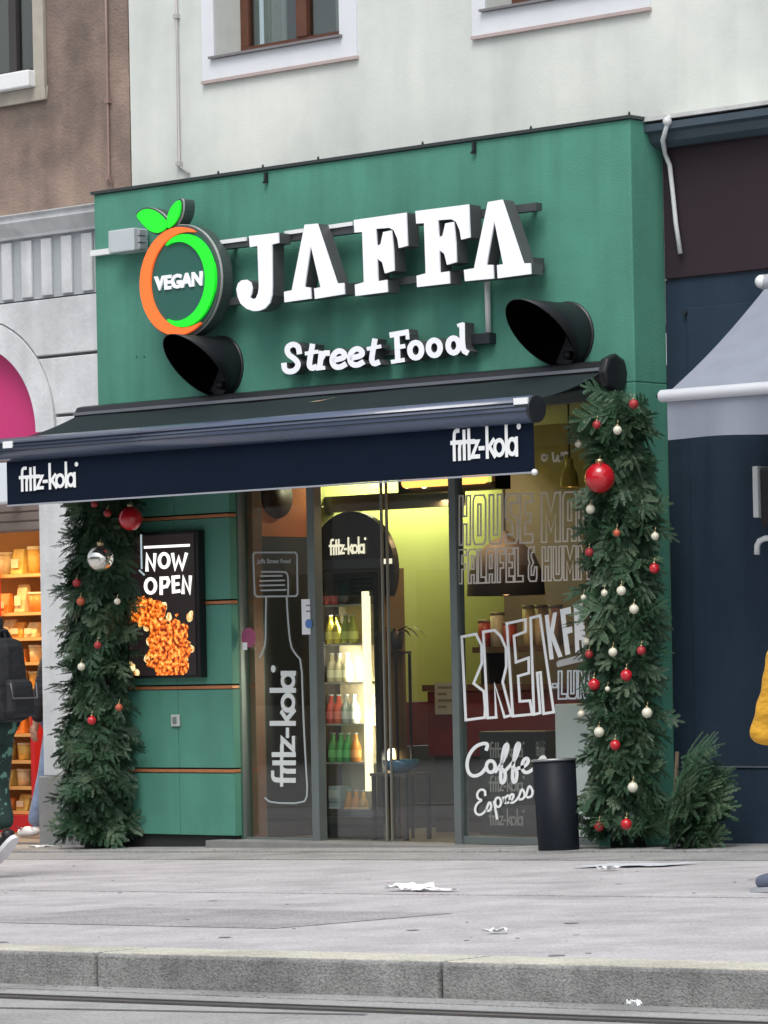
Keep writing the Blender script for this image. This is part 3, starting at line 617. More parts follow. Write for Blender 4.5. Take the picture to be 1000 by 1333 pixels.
c = P(230, 938, 0); mb = MB(); mb.box(c.x - .042, c.x + .042, -.018, 0, c.z - .042, c.z + .042); mb.build('plate', mat('socket_grey', (.45, .48, .46), .5), sw, bevel=.006)
mb = MB(); mb.box(c.x - .018, c.x + .018, -.026, -.018, c.z - .02, c.z + .025); mb.build('switch', mat('socket_dark', (.16, .2, .18), .5), sw, bevel=.003)

# ------------------------------------------------------------------ black awning over the entrance
ax0, ax1 = -2.77, 2.03
aw = thing('black_awning', 'black awning with white word marks on its valance over the entrance', 'awning', (0, 0, FZ0))
YB, YF = -.14, -.85
zBk, zFr, zBar = 3.0, 2.815, 2.735
mb = MB()
nx, ny = 24, 6
grid = []
for j in range(ny + 1):
    for i in range(nx + 1):
        u, v = i / nx, j / ny
        grid.append((ax0 + .02 + (ax1 - ax0 - .04) * u, YB + (YF - YB) * v, zBk + (zFr - .02 - zBk) * v - .025 * math.sin(math.pi * v) + .004 * math.sin(u * 30)))
mb.add(grid, [(j * (nx + 1) + i, j * (nx + 1) + i + 1, (j + 1) * (nx + 1) + i + 1, (j + 1) * (nx + 1) + i) for j in range(ny) for i in range(nx)], True)
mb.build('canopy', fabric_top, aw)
mb = MB(); mb.prism([(ax0, y, z) for y, z in ((-.02, 2.955), (-.02, 3.05), (-.06, 3.075), (-.13, 3.06), (-.16, 3.01), (-.15, 2.96), (-.10, 2.93))], (ax1 - ax0, 0, 0)); cs = mb.build('cassette', black_metal, aw, bevel=.01)
mb = MB(); mb.box(ax0 + .01, ax1 - .01, -.172, -.163, 3.002, 3.022); mb.build('bright_edge', mat('edge_grey', (.25, .27, .30), .35, metal=.6), cs)
for x in (ax1,):
    mb = MB(); mb.lathe((x, -.10, 2.985), [(.118, 0), (.122, .01), (.122, .05), (.10, .06)], 8, Vector((1, 0, 0))); mb.build('end_cap', black_metal, aw, bevel=.004)
c = P(815, 494, -.1)
prof = [(-.85 + .075 * math.cos(t), 2.735 + .085 * math.sin(t)) for t in [math.radians(a) for a in range(35, 305, 15)]]
mb = MB(); mb.prism([(ax0 - .02, y, z) for y, z in prof], (ax1 - ax0 + .03, 0, 0)); bar = mb.build('front_bar', bar_paint, aw)
for p_ in bar.data.polygons: p_.use_smooth = len(p_.vertices) == 4
for z in (2.775, 2.75, 2.722):
    mb = MB(); mb.box(ax0 - .018, ax1 + .008, -.9305 + (.004 if z > 2.76 else 0), -.915, z - .002, z + .002); mb.build('groove', black_metal, bar)
for a, b_ in ((ax0 - .045, ax0 - .02), (ax1 + .01, ax1 + .03)):
    mb = MB(); mb.lathe((a, -.85, 2.735), [(.084, 0), (.084, b_ - a)], 20, Vector((1, 0, 0))); mb.build('bar_cap', dark_metal, bar, bevel=.004)
mb = MB(); q0, q1 = P(669, 527, -.93), P(687, 517, -.93); mb.box(q0.x, q1.x, -.9335, -.922, q0.z, q1.z); mb.build('bar_label', white_print, bar)
mb = MB(); q0, q1 = P(4, 580, -.93), P(16, 574, -.93); mb.box(q0.x, q1.x, -.9335, -.922, q0.z - .02, q1.z); mb.build('bar_label', white_print, bar)
# valance hangs from the bar
vz0, vx0, vx1 = Zh(657, 14, -.85), ax0 + .055, ax1 + .0
mb = MB(); n = 60; top = 2.675
vs = [(vx0 + (vx1 - vx0) * i / n, -.853 + .004 * math.sin(i * .55) * (1 - j / 4), vz0 + (top - vz0) * j / 4) for j in range(5) for i in range(n + 1)]
mb.add(vs, [(j * (n + 1) + i, j * (n + 1) + i + 1, (j + 1) * (n + 1) + i + 1, (j + 1) * (n + 1) + i) for j in range(4) for i in range(n)], True)
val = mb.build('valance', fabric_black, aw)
mb = MB(); mb.box(vx0, vx1, -.861, -.845, vz0 - .012, vz0 - .001); mb.build('hem_rod', mat('hem_grey', (.30, .32, .36), .4), aw)
mb = MB(); mb.ball((vx1, -.853, vz0 - .006), .02); mb.build('rod_tip', white_plastic, aw)
def valance_mark(pa, pb, hh):
    a, b_ = P(*pa, -.862), P(*pb, -.862)
    kola('wordmark', lambda p, k=0: Vector((a.x + (b_.x - a.x) * p[0] / 70, -.8625 - .0002 * k, a.z + (b_.z - a.z) * p[0] / 70 + hh * p[1] / 24)), white_print, val, 3.1)
valance_mark((26, 639), (100, 633), .175); valance_mark((588, 599), (676, 592.5), .205)
# folding arms below the canopy
for xs, xe in ((ax1 - .12, ax1 - .75), (ax0 + .15, ax0 + .8)):
    mb = MB(); mb.tube([(xs, -.12, 2.93), (xe, -.42, 2.83)], .028, 8); mb.tube([(xe, -.42, 2.83), (xs, -.80, 2.74)], .024, 8); mb.ball((xe, -.42, 2.83), .04); mb.build('folding_arm', dark_metal, aw)
# small emblem on the canopy edge
mb = MB(); p = P(422, 518, -.19); mb.lathe((p.x, p.y, p.z), [(.0, 0), (.11, 0.0), (.11, .003)], 20, Vector((0, -.3, 1)), cap=False); mb.build('canopy_emblem', mat('emblem', (.5, .62, .42), .5, .6, 14, col2=(.7, .35, .2)), aw)

# ------------------------------------------------------------------ grey awning on the neighbouring shop
gy = -.4
xb_ = X(990, YW - .12, 372); lo_, hi_ = -3.0, YW
for _ in range(40):
    gy = (lo_ + hi_) / 2
    if X(862, gy, 512) > xb_: lo_, hi_ = gy, hi_
    else: lo_, hi_ = lo_, gy
    if abs(X(862, gy, 512) - xb_) < 1e-5: break
gzb_ = Zh(368, 992, YW - .1); gzt = Zh(507, 862, gy); gzl = Zh(524, 866, gy); gzv = Zh(573, 870, gy)
ga = thing('grey_awning', 'pale grey canvas awning with white front bar over the slate shop front', 'awning', (xb_ + 1, YW, gzb_))
gx1 = xb_ + 5.2
mb = MB(); nx, ny = 30, 8; vs = []
for j in range(ny + 1):
    for i in range(nx + 1):
        u, v = i / nx, j / ny; sag = .03 * math.sin(math.pi * v) + .006 * math.sin(u * 26 + 2 * v) * v
        vs.append((xb_ + .04 + (gx1 - xb_ - .08) * u, YW - .10 + (gy - YW + .10) * v, gzb_ - .02 + (gzt - .02 - gzb_ + .02) * v - sag))
mb.add(vs, [(j * (nx + 1) + i, j * (nx + 1) + i + 1, (j + 1) * (nx + 1) + i + 1, (j + 1) * (nx + 1) + i) for j in range(ny) for i in range(nx)], True); mb.build('canopy', fabric_grey, ga)
gc = (gzt + gzl) / 2; mb = MB(); mb.lathe((xb_ - .01, gy, gc), [(.032, 0), (.037, .006), (.037, gx1 - xb_ - .006), (.032, gx1 - xb_)], 16, Vector((1, 0, 0))); mb.build('front_bar', mat('bar_white', (.66, .68, .72), .4, .03), ga)
mb = MB(); n = 60; xv = X(869, gy, 540)
vs = [(xv + (gx1 - xv) * i / n, gy + .018 * math.sin(i * .9) * (1 - j / 3), gzv + (gzl - gzv + .01) * j / 3 + (.008 * math.sin(i * .45) if j == 0 else 0)) for j in range(4) for i in range(n + 1)]
mb.add(vs, [(j * (n + 1) + i, j * (n + 1) + i + 1, (j + 1) * (n + 1) + i + 1, (j + 1) * (n + 1) + i) for j in range(3) for i in range(n)], True); mb.build('valance', fabric_grey, ga)
mb = MB(); mb.lathe((xb_ + .01, YW - .1, gzb_), [(.05, 0), (.055, gx1 - xb_ - .02)], 14, Vector((1, 0, 0))); mb.build('roller_tube', mat('bar_white', (1, 1, 1)), ga)
mb = MB(); mb.ball((xb_ + .01, YW - .12, gzb_ + .005), .042); mb.build('end_cap', white_plastic, ga)
mb = MB(); mb.tube([(xb_ - .03, gy, gc), (xb_ - .28, -.05, gc + .02)], .014, 8); mb.build('stay_rod', black_metal, ga)
for s in (.8, 3.2):
    mb = MB(); mb.tube([(xb_ + s, YW - .05, gzb_ - .12), (xb_ + s + .4, (gy + YW) / 2, gc + .25), (xb_ + s, gy, gc)], .022, 8); mb.build('folding_arm', alu_light, ga)

# ------------------------------------------------------------------ signs on the fascia
def plate(name, pts, y0, y1, m, parent, label=None, bevel=0.0):
    """flat outline (x,z) given thickness from y0 (front) back to y1"""
    area = sum(pts[i - 1][0] * pts[i][1] - pts[i][0] * pts[i - 1][1] for i in range(len(pts)))
    if area < 0: pts = pts[::-1]
    mb = MB(); mb.prism([(x, y0, z) for x, z in pts], (0, y1 - y0, 0)); return mb.build(name, m, parent, label=label, bevel=bevel)
def pxz(ox, oy, s, pts, Y): return [(v.x, v.z) for v in (P(ox + a / s, oy + b_ / s, Y) for a, b_ in pts)]
LY = -.245
lx, lz, LR = (X(178.5 + 2, LY, 366) + X(288, LY, 366)) / 2, 3.851, .388
lg = thing('round_logo_sign', 'round orange and green fruit logo sign with two leaves and the word VEGAN', 'sign', (lx, 0, lz))
def ringpts(r, a0=0, a1=360, n=64, cx=0., cz=0.): return [(lx + cx + r * math.cos(math.radians(a0 + (a1 - a0) * i / (n if a1 - a0 == 360 else n - 1))), lz + cz + r * math.sin(math.radians(a0 + (a1 - a0) * i / (n if a1 - a0 == 360 else n - 1)))) for i in range(n)]
plate('body', ringpts(LR), LY, LY + .13, mat('sign_case', (.06, .085, .08), .45, .1, 8), lg, bevel=.006)
plate('rim', ringpts(LR + .004), LY + .01, LY + .028, mat('sign_rim', (.46, .48, .46), .5), lg)
plate('face', ringpts(LR * .93), LY - .004, LY - .0005, logo_face, lg)
def cresc(name, a0, a1, ro, ri, m, y):
    n = 40; O = []; I = []
    for i in range(n):
        t = i / (n - 1); a = math.radians(a0 + (a1 - a0) * t)
        O.append((lx + LR * ro(t) * math.cos(a), lz + LR * ro(t) * math.sin(a))); I.append((lx + LR * ri(t) * math.cos(a), lz + LR * ri(t) * math.sin(a)))
    mb = MB()
    for i in range(n - 1):
        q = [O[i], O[i + 1], I[i + 1], I[i]]
        mb.hexa([(x, y, z) for x, z in q], [(x, LY, z) for x, z in q])
    return mb.build(name, m, lg)
cresc('orange_crescent', 62, 305, lambda t: .955, lambda t: .955 - .26 * math.sin(math.pi * min(1, max(0, t * .98 + .01))) ** .8 - .004, sign_orange, LY - .02)
cresc('green_crescent', -112, 112, lambda t: .72 + .215 * math.sin(math.pi * t) ** .8, lambda t: .70 - .01 * math.sin(math.pi * t), sign_green, LY - .024)
lf = lambda p, k=0: Vector((lx + p[0] * LR, LY - .006, lz + p[1] * LR))
text_mesh('lettering', 'VEGAN', lf, -.60, .60, -.125, .135, sign_white, lg, bold=.045, depth=.02)
for pts in ([(345, 205), (362, 180), (400, 160), (440, 162), (480, 182), (515, 212), (540, 245), (540, 285), (515, 305), (480, 318), (440, 308), (400, 275), (365, 235)],
            [(546, 292), (543, 245), (552, 190), (575, 145), (605, 112), (625, 102), (633, 130), (630, 180), (615, 225), (585, 265)]):
    w_ = pxz(110, 240, 5, pts, LY); cx_, cz_ = sum(p[0] for p in w_) / len(w_), sum(p[1] for p in w_) / len(w_)
    w_ = smooth(w_, 1, True)
    big = [(cx_ + (a - cx_) * 1.16, cz_ + (b_ - cz_) * 1.16) for a, b_ in w_]
    o = plate('leaf', big, LY + .0, LY + .12, mat('sign_case', (1, 1, 1)), lg); plate('leaf_rim', [(cx_ + (a - cx_) * 1.17, cz_ + (b_ - cz_) * 1.17) for a, b_ in w_], LY + .006, LY + .022, mat('sign_rim', (1, 1, 1)), o); plate('leaf_face', w_, LY - .014, LY - .001, sign_green, o)
mb = MB()
for a in (30, 150, 270): mb.lathe((lx + .25 * math.cos(math.radians(a)), LY + .13, lz + .25 * math.sin(math.radians(a))), [(.015, 0), (.015, -LY - .13)], 8, Vector((0, 1, 0)))
mb.build('standoff', dark_metal, lg, kind='stuff')

JY = -.245; JB = -.125
jf = thing('channel_letter_sign', 'large white letters spelling JAFFA on grey rails across the green fascia', 'sign', (0, 0, P(500, 340, 0).z))
Jp = pxz(290, 250, 4.545, [(155, 260), (328, 240), (330, 300), (290, 310), (292, 560), (290, 610), (278, 655), (250, 688), (215, 702), (180, 704), (140, 690), (105, 660), (88, 620), (80, 575), (90, 540), (110, 522), (140, 518), (165, 535), (174, 570), (170, 600), (160, 622), (175, 635), (195, 628), (208, 600), (213, 560), (205, 318), (160, 325)], JY)
A1 = pxz(290, 250, 4.545, [(484, 192), (558, 186), (676, 540), (716, 537), (720, 603), (545, 632), (540, 570), (578, 562), (520, 315), (484, 560), (518, 565), (522, 630), (365, 652), (362, 590), (408, 580)], JY)
F2p = [(185, 112), (500, 72), (508, 268), (456, 281), (447, 225), (425, 175), (398, 160), (318, 166), (324, 268), (346, 257), (362, 185), (412, 176), (424, 300), (428, 414), (372, 430), (356, 365), (326, 342), (330, 476), (384, 468), (388, 540), (195, 562), (192, 495), (246, 480), (236, 183), (190, 186)]
F2 = pxz(500, 250, 4.545, F2p, JY)
F1 = pxz(500, 250, 4.545, [((a - 185) * .985 + 185 - 365, b_ + 53 + (a - 185) * -.012) for a, b_ in F2p], JY)
A2 = pxz(500, 250, 4.545, [(614, 58), (698, 44), (824, 421), (865, 420), (868, 484), (672, 510), (668, 432), (704, 426), (652, 168), (606, 430), (644, 430), (648, 511), (478, 527), (472, 460), (532, 450)], JY)
lc = mat('letter_case', (.11, .115, .12), .45, .1, 10, metal=.3)
for pts in (Jp, A1, F1, F2, A2):
    o = plate('letter', pts, JY + .012, JB, lc, jf); plate('letter_face', pts, JY, JY + .011, sign_white, o)
def rail(name, p0, p1, h, y0, y1, m, parent):
    a, b_ = P(*p0, y1), P(*p1, y1); mb = MB()
    mb.hexa([(a.x, y0, a.z - h / 2), (b_.x, y0, b_.z - h / 2), (b_.x, y1, b_.z - h / 2), (a.x, y1, a.z - h / 2)], [(a.x, y0, a.z + h / 2), (b_.x, y0, b_.z + h / 2), (b_.x, y1, b_.z + h / 2), (a.x, y1, a.z + h / 2)]); return mb.build(name, m, parent)
rail('rail', (284, 322), (706, 269.5), .05, -.12, -.06, rail_grey, jf)
rail('rail', (284, 396), (708, 345), .05, -.12, -.06, rail_grey, jf)
for p0, p1 in (((283, 316), (322, 311)), ((372, 303.5), (396, 300)), ((425, 296), (460, 291))):
    rail('light_strip', p0, p1, .026, -.135, -.122, white_print, jf)
for px_ in (300, 420, 520, 600, 690):
    for dy in (0, 75):
        p = P(px_, 320 - (px_ - 284) * .1245 + dy, -.06); mb = MB(); mb.box(p.x - .015, p.x + .015, -.06, .0, p.z - .02, p.z + .02); mb.build('bracket', rail_grey, jf)
rail('rail_end', (700, 347), (709, 344.5), .08, -.135, -.03, rail_grey, jf)

SY = -.13
sf = thing('street_food_sign', 'small white serif letters spelling Street Food under the large letters', 'sign', P(490, 460, 0))
f4 = lambda y: px_frame(350, 400, 3.226, y)
LETTERS = [
 [smooth([(128, 190), (124, 163), (100, 153), (76, 168), (80, 198), (112, 218), (126, 240), (112, 265), (85, 272), (66, 262), (64, 240)], 2)],
 [smooth([(183, 160), (172, 220), (170, 245), (180, 257), (197, 250)], 1), {'p': [(156, 194), (204, 186)], 't': 13}],
 [[(221, 190), (214, 250)], smooth([(220, 215), (233, 192), (250, 192)], 1), {'p': [(202, 258), (232, 254)], 't': 13}],
 [smooth([(272, 222), (318, 212), (318, 192), (296, 180), (272, 196), (264, 226), (276, 250), (300, 252), (320, 240)], 2)],
 [smooth([(346, 213), (392, 203), (392, 183), (370, 171), (346, 187), (338, 217), (350, 241), (374, 243), (394, 231)], 2)],
 [smooth([(445, 138), (434, 200), (432, 225), (443, 238), (460, 231)], 1), {'p': [(416, 174), (468, 164)], 't': 13}],
 [[(537, 112), (542, 222)], [(514, 116), (582, 104)], {'p': [(581, 102), (583, 130)], 't': 13}, {'p': [(538, 168), (568, 163)], 't': 15}, {'p': [(518, 229), (566, 221)], 't': 14}],
 [C_(circ(617, 180, 25, 32))], [C_(circ(695, 170, 25, 32))],
 [C_(circ(776, 160, 23, 31)), smooth([(812, 72), (813, 150), (818, 182), (832, 190)], 1), {'p': [(796, 76), (815, 70)], 't': 12}]]
for L_ in LETTERS:
    mb, mf = MB(), MB()
    for k, st_ in enumerate(L_):
        pts, cl, t = (st_['p'], st_.get('c', False), st_.get('t', 19)) if isinstance(st_, dict) else (st_, False, 19)
        t *= 1.22
        ribbon(mf, pts, t, f4(SY), k, cl)
        b2 = MB(); ribbon(b2, pts, t, f4(SY), 0, cl); n = len(b2.v)
        # thickness: the same outline pushed back
        vb = [(v[0], SY + .004 + .0004 * k, v[2]) for v in b2.v]; vk = [(v[0], -.04, v[2]) for v in b2.v]
        h = n // 2; mq = h if cl else h - 1; fs = []
        for i in range(mq):
            j = (i + 1) % h
            fs += [(i, j, j + n, i + n), (i + h, i + h + n, j + h + n, j + h)]
        if not cl: fs += [(0, n, h + n, h), (h - 1, n - 1, 2 * n - 1, h - 1 + n)]
        mb.add(vb + vk, fs)
    o = mb.build('letter', lc, sf); mf.build('letter_face', sign_white, o)
rail('rail', (372, 478), (615, 446), .035, -.04, -.0, rail_grey, sf)
bq = P(626, 441, -.06); mb = MB(); mb.box(bq.x - .08, bq.x + .08, -.07, 0, bq.z - .035, bq.z + .035); mb.build('feed_box', dark_metal, sf, bevel=.004)
vcn = tag(MB().tube([P(634, 352, -.03), P(636, 433, -.03)], .019, 8).build('wire_duct', white_plastic), 'thin white cable duct running down from the last large letter', 'cable duct')
jb = thing('junction_box', 'pale grey junction box mounted left of the fruit logo', 'junction box', P(161, 333, 0))
q0, q1 = P(141, 330, -.16), P(174, 296, -.16)
mb = MB(); mb.box(q0.x, q1.x, -.16, -.02, q0.z, q1.z); mb.build('case', mat('box_grey', (.50, .55, .57), .5, .05), jb, bevel=.008)
for i in range(3):
    mb = MB(); z = q0.z + (q1.z - q0.z) * (.2 + .3 * i); mb.box(q1.x, q1.x + .02, -.12, -.06, z - .018, z + .018); mb.build('gland', mat('gland_grey', (.35, .38, .4), .5), jb)
mb = MB(); mb.box(FX0 + .003, q0.x - .001, -.05, -.005, q0.z + .015, q0.z + .055); mb.build('duct', white_plastic, jb)

# ------------------------------------------------------------------ slanted black spotlight hoods
def hood(label, pxc, pyc, r, Ltop, Lbot):
    c = P(pxc, pyc, 0); t = thing('spotlight_hood', label, 'spotlight', c, 'black hoods on the green fascia'); n = 36
    def tube_part(name, radii, m_):
        mb = MB(); q = []
        for s_, rr in radii:
            for j in range(n):
                a = 2 * math.pi * j / n; L = Lbot + (Ltop - Lbot) * (math.cos(a) * .5 + .5)
                q.append((c.x + rr * math.sin(a), -(.012 + L * s_), c.z + rr * math.cos(a)))
        mb.add(q, [(i * n + j, i * n + (j + 1) % n, (i + 1) * n + (j + 1) % n, (i + 1) * n + j) for i in range(len(radii) - 1) for j in range(n)], True)
        return mb.build(name, m_, t)
    tube_part('shade', ((0, r), (.5, r), (1, r), (1, r - .006)), mat('hood_black', (.012, .014, .017), .45, .2, 6, spec=.35))
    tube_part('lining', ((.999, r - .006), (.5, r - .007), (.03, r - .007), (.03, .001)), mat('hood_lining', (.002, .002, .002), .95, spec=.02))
    mb = MB(); mb.lathe((c.x, 0, c.z), [(r + .012, 0), (r + .012, .012), (r - .02, .014)], n, Vector((0, -1, 0))); mb.build('wall_flange', black_metal, t)
    mb = MB(); mb.lathe((c.x + .05, -.03, c.z - .13), [(.03, 0), (.028, .05), (.0, .055)], 14, Vector((0, -1, 0))); mb.build('lamp_head', mat('lamp_dark', (.004, .004, .004), .6), t)
    return t
hood('black slanted hood below the round fruit logo', 288, 478, .205, .47, .03)
hood('black slanted hood above the right end of the awning', 739, 437, .205, .49, .04)

# ------------------------------------------------------------------ NOW OPEN screen on the panelled wall
S0, S1 = P(176, 880, -.05), P(262.5, 690, -.05)
sx0, sx1, sz0, sz1 = X(168, -.05, 790), X(262, -.05, 790), Zh(882, 262, -.05), Zh(690, 262, -.05)
scn = thing('menu_screen', 'lit digital screen reading NOW OPEN above pictured fried snacks', 'screen', (sx0, 0, sz0))
mb = MB(); mb.box(sx0, sx1, -.07, -.002, sz0, sz1); mb.build('bezel', mat('bezel', (.008, .008, .009), .3), scn, bevel=.006)
# the picture: shaded fritters and popcorn printed by nodes
M = bpy.data.materials.new('screen_picture'); M.use_nodes = True; N, L = M.node_tree.nodes, M.node_tree.links
pb = N['Principled BSDF']; tc = N.new('ShaderNodeTexCoord'); pb.inputs['Base Color'].default_value = (.01, .01, .01, 1); pb.inputs['Roughness'].default_value = .25
sep = N.new('ShaderNodeSeparateXYZ'); L.new(tc.outputs['Object'], sep.inputs[0])
nz = N.new('ShaderNodeTexNoise'); nz.inputs['Scale'].default_value = 13; nz.inputs['Detail'].default_value = 6; L.new(tc.outputs['Object'], nz.inputs['Vector'])
nz2 = N.new('ShaderNodeTexNoise'); nz2.inputs['Scale'].default_value = 34; nz2.inputs['Detail'].default_value = 5; L.new(tc.outputs['Object'], nz2.inputs['Vector'])
vo = N.new('ShaderNodeTexVoronoi'); vo.inputs['Scale'].default_value = 11; vo.inputs['Randomness'].default_value = 1; L.new(tc.outputs['Object'], vo.inputs['Vector'])
def mth(op, a, b_=None):
    n_ = N.new('ShaderNodeMath'); n_.operation = op
    for i_, v in enumerate((a, b_)):
        if v is None: continue
        if isinstance(v, (int, float)): n_.inputs[i_].default_value = v
        else: L.new(v, n_.inputs[i_])
    return n_.outputs[0]
def blob(cx, cz, rx, rz):
    a = mth('DIVIDE', mth('SUBTRACT', sep.outputs[0], cx), rx); b_ = mth('DIVIDE', mth('SUBTRACT', sep.outputs[2], cz), rz)
    d = mth('ADD', mth('MULTIPLY', a, a), mth('MULTIPLY', b_, b_))
    d = mth('ADD', d, mth('MULTIPLY', mth('SUBTRACT', nz.outputs['Fac'], .5), 2.6))
    return mth('LESS_THAN', d, 1.0)
sw_, sh_ = sx1 - sx0, sz1 - sz0
m1 = mth('MAXIMUM', blob(sw_ * .58, sh_ * .20, .21, .22), blob(sw_ * .28, sh_ * .46, .20, .10))
m2 = mth('MULTIPLY', mth('LESS_THAN', mth('ADD', vo.outputs['Distance'], mth('MULTIPLY', nz2.outputs['Fac'], .35)), .50), mth('LESS_THAN', sep.outputs[2], sh_ * .52))
cr = N.new('ShaderNodeValToRGB'); e = cr.color_ramp.elements; e[0].position = .40; e[0].color = (.16, .015, .002, 1); e[1].position = .66; e[1].color = (1, .60, .12, 1)
k_ = e.new(.52); k_.color = (.95, .17, .012, 1); L.new(nz2.outputs['Fac'], cr.inputs[0])
cr2 = N.new('ShaderNodeValToRGB'); e = cr2.color_ramp.elements; e[0].position = .4; e[0].color = (.75, .36, .08, 1); e[1].position = .58; e[1].color = (1, .86, .5, 1); L.new(nz2.outputs['Fac'], cr2.inputs[0])
mxa = N.new('ShaderNodeMix'); mxa.data_type = 'RGBA'; L.new(m2, mxa.inputs[0]); mxa.inputs[6].default_value = (.012, .008, .008, 1); L.new(cr2.outputs[0], mxa.inputs[7])
mxb = N.new('ShaderNodeMix'); mxb.data_type = 'RGBA'; L.new(m1, mxb.inputs[0]); L.new(mxa.outputs[2], mxb.inputs[6]); L.new(cr.outputs[0], mxb.inputs[7])
L.new(mxb.outputs[2], pb.inputs['Emission Color']); pb.inputs['Emission Strength'].default_value = .85
mb = MB(); mb.box(.02, sw_ - .035, -.004, 0, .02, sh_ - .02); o = mb.build('display', M, None); o.parent = scn; o.location = (sx0 - scn.location.x, -.072, sz0 - scn.location.z)
lit = mat('screen_white', (.1, .1, .1), .4, emit=(1, .97, .9), estr=1.0)
f6 = px_frame(160, 670, 6.06, -.079)
strokes('lettering', [T_([(172, 258), (522, 241)], 20), [(190, 440), (190, 318), (246, 428), (252, 312)], C_(circ(325, 362, 38, 54)), [(392, 310), (412, 425), (440, 340), (468, 425), (500, 308)],
    C_(circ(218, 562, 40, 56)), smooth([(302, 625), (302, 502), (350, 500), (362, 530), (345, 566), (306, 572)], 0), [(442, 490), (396, 494), (400, 608), (446, 602)], [(398, 552), (438, 546)], [(474, 618), (478, 496), (526, 612), (532, 488)]], 26, f6, lit, scn)
arr = tag(strokes('chalk_arrow', [[(142, 160), (146, 420)], [(130, 440), (165, 475)]], 14, px_frame(160, 670, 6.06, -.084), white_print, None), 'thin white stroke at the left border of the NOW OPEN screen', 'mark') if False else None
strokes('screen_mark', [[(143, 160), (148, 425)], [(130, 440), (168, 475)]], 13, px_frame(160, 670, 6.06, -.08), mat('screen_mark', (.3, .4, .42), .4, emit=(.5, .62, .65), estr=.5), scn)

# ------------------------------------------------------------------ bin and litter on the pavement
bb = PG(728, 1109); by = bb.y
bn = thing('litter_bin', 'slim black cylindrical bin standing in front of the shop window', 'bin', bb)
tz = CAMH - (CAMH - P(720, 982, by).z)
zt = P(720, 983, by).z - .03; zb0 = gz(bb.x); r_ = .128
ax_ = Vector((P(719, 983, by).x + .012 - bb.x, 0, zt - zb0)).normalized(); H_ = zt - zb0
mb = MB(); mb.lathe((bb.x, by, zb0), [(r_ * .98, 0), (r_ * 1.0, .01), (r_ * 1.06, H_), (r_ * .99, H_ + .002), (r_ * .96, H_ - .15), (0, H_ - .16)], 36, ax_, cap=False); mb.build('body', mat('bin_black', (.010, .013, .018), .5, .15, 7, .05, 40, spec=.15), bn)
mb = MB(); cc = Vector((bb.x, by, zb0)) + ax_ * H_; u = ax_.orthogonal().normalized(); v_ = ax_.cross(u)
mb.tube([cc + (u * math.cos(2 * math.pi * i / 36) + v_ * math.sin(2 * math.pi * i / 36)) * r_ * 1.06 for i in range(36)], .009, 6, closed=True); mb.build('rim', alu, bn)
def paper(label, cpx, w_, d_, m, seed, hh=.02):
    c = PG(*cpx); r2 = random.Random(seed); n, k = 9, 5; vs = []
    for j in range(k):
        for i in range(n):
            u, v = i / (n - 1) - .5, j / (k - 1) - .5; e_ = 1 - .35 * r2.random() * (abs(v) * 2)
            x, y = c.x + u * w_ + r2.uniform(-.008, .008), c.y + v * d_ * e_ + r2.uniform(-.006, .006) + u * d_ * .3
            vs.append((x, y, gz(x) + .008 + r2.random() * hh))
    o = MB().add(vs, [(j * n + i, j * n + i + 1, (j + 1) * n + i + 1, (j + 1) * n + i) for j in range(k - 1) for i in range(n - 1)]).build('litter_paper', m)
    tag(o, label, 'litter')
pw = mat('paper_white', (.75, .77, .77), .8)
paper('crumpled white paper scrap lying on the pavement left of the bin', (534, 1160), .20, .16, pw, 1, .035); paper('flat strip of white paper beside the crumpled scrap', (566, 1161), .24, .10, pw, 2, .012)
paper('tiny white paper scrap on the pavement near the kerb', (648, 1216), .09, .07, pw, 3); paper('thin bluish plastic sheet lying before the right garland', (828, 1128), .50, .42, mat('plastic_blue', (.56, .60, .64), .6), 4, .006)
paper('small white scrap beside the bluish plastic sheet', (792, 1134), .10, .10, pw, 5); paper('small white scrap at the foot of the stone pillar', (54, 1105), .13, .12, pw, 6, .02)
paper('tiny white scrap in the gutter below the kerb', (826, 1313), .035, .035, pw, 8)

# ------------------------------------------------------------------ fir garlands
def leaf_mat(name, c0, c1, c2):
    M = bpy.data.materials.new(name); M.use_nodes = True; N, L = M.node_tree.nodes, M.node_tree.links
    b = N['Principled BSDF']; b.inputs['Roughness'].default_value = .5
    oi = N.new('ShaderNodeObjectInfo'); at = N.new('ShaderNodeTexCoord'); nz = N.new('ShaderNodeTexNoise'); nz.inputs['Scale'].default_value = 9
    L.new(at.outputs['Object'], nz.inputs['Vector'])
    ad = N.new('ShaderNodeMath'); ad.operation = 'ADD'; L.new(oi.outputs['Random'], ad.inputs[0]); L.new(nz.outputs['Fac'], ad.inputs[1])
    hf = N.new('ShaderNodeMath'); hf.operation = 'MULTIPLY'; hf.inputs[1].default_value = .5; L.new(ad.outputs[0], hf.inputs[0])
    r = N.new('ShaderNodeValToRGB'); e = r.color_ramp.elements; e[0].position = .2; e[0].color = (*c0, 1); e[1].position = .85; e[1].color = (*c2, 1); k = e.new(.5); k.color = (*c1, 1)
    L.new(hf.outputs[0], r.inputs[0]); L.new(r.outputs[0], b.inputs['Base Color'])
    MATS[name] = M; return M
fir = leaf_mat('fir_needles', (.014, .045, .022), (.042, .098, .05), (.15, .21, .125))
bark = mat('fir_bark', (.10, .075, .05), .9, .2, 20)
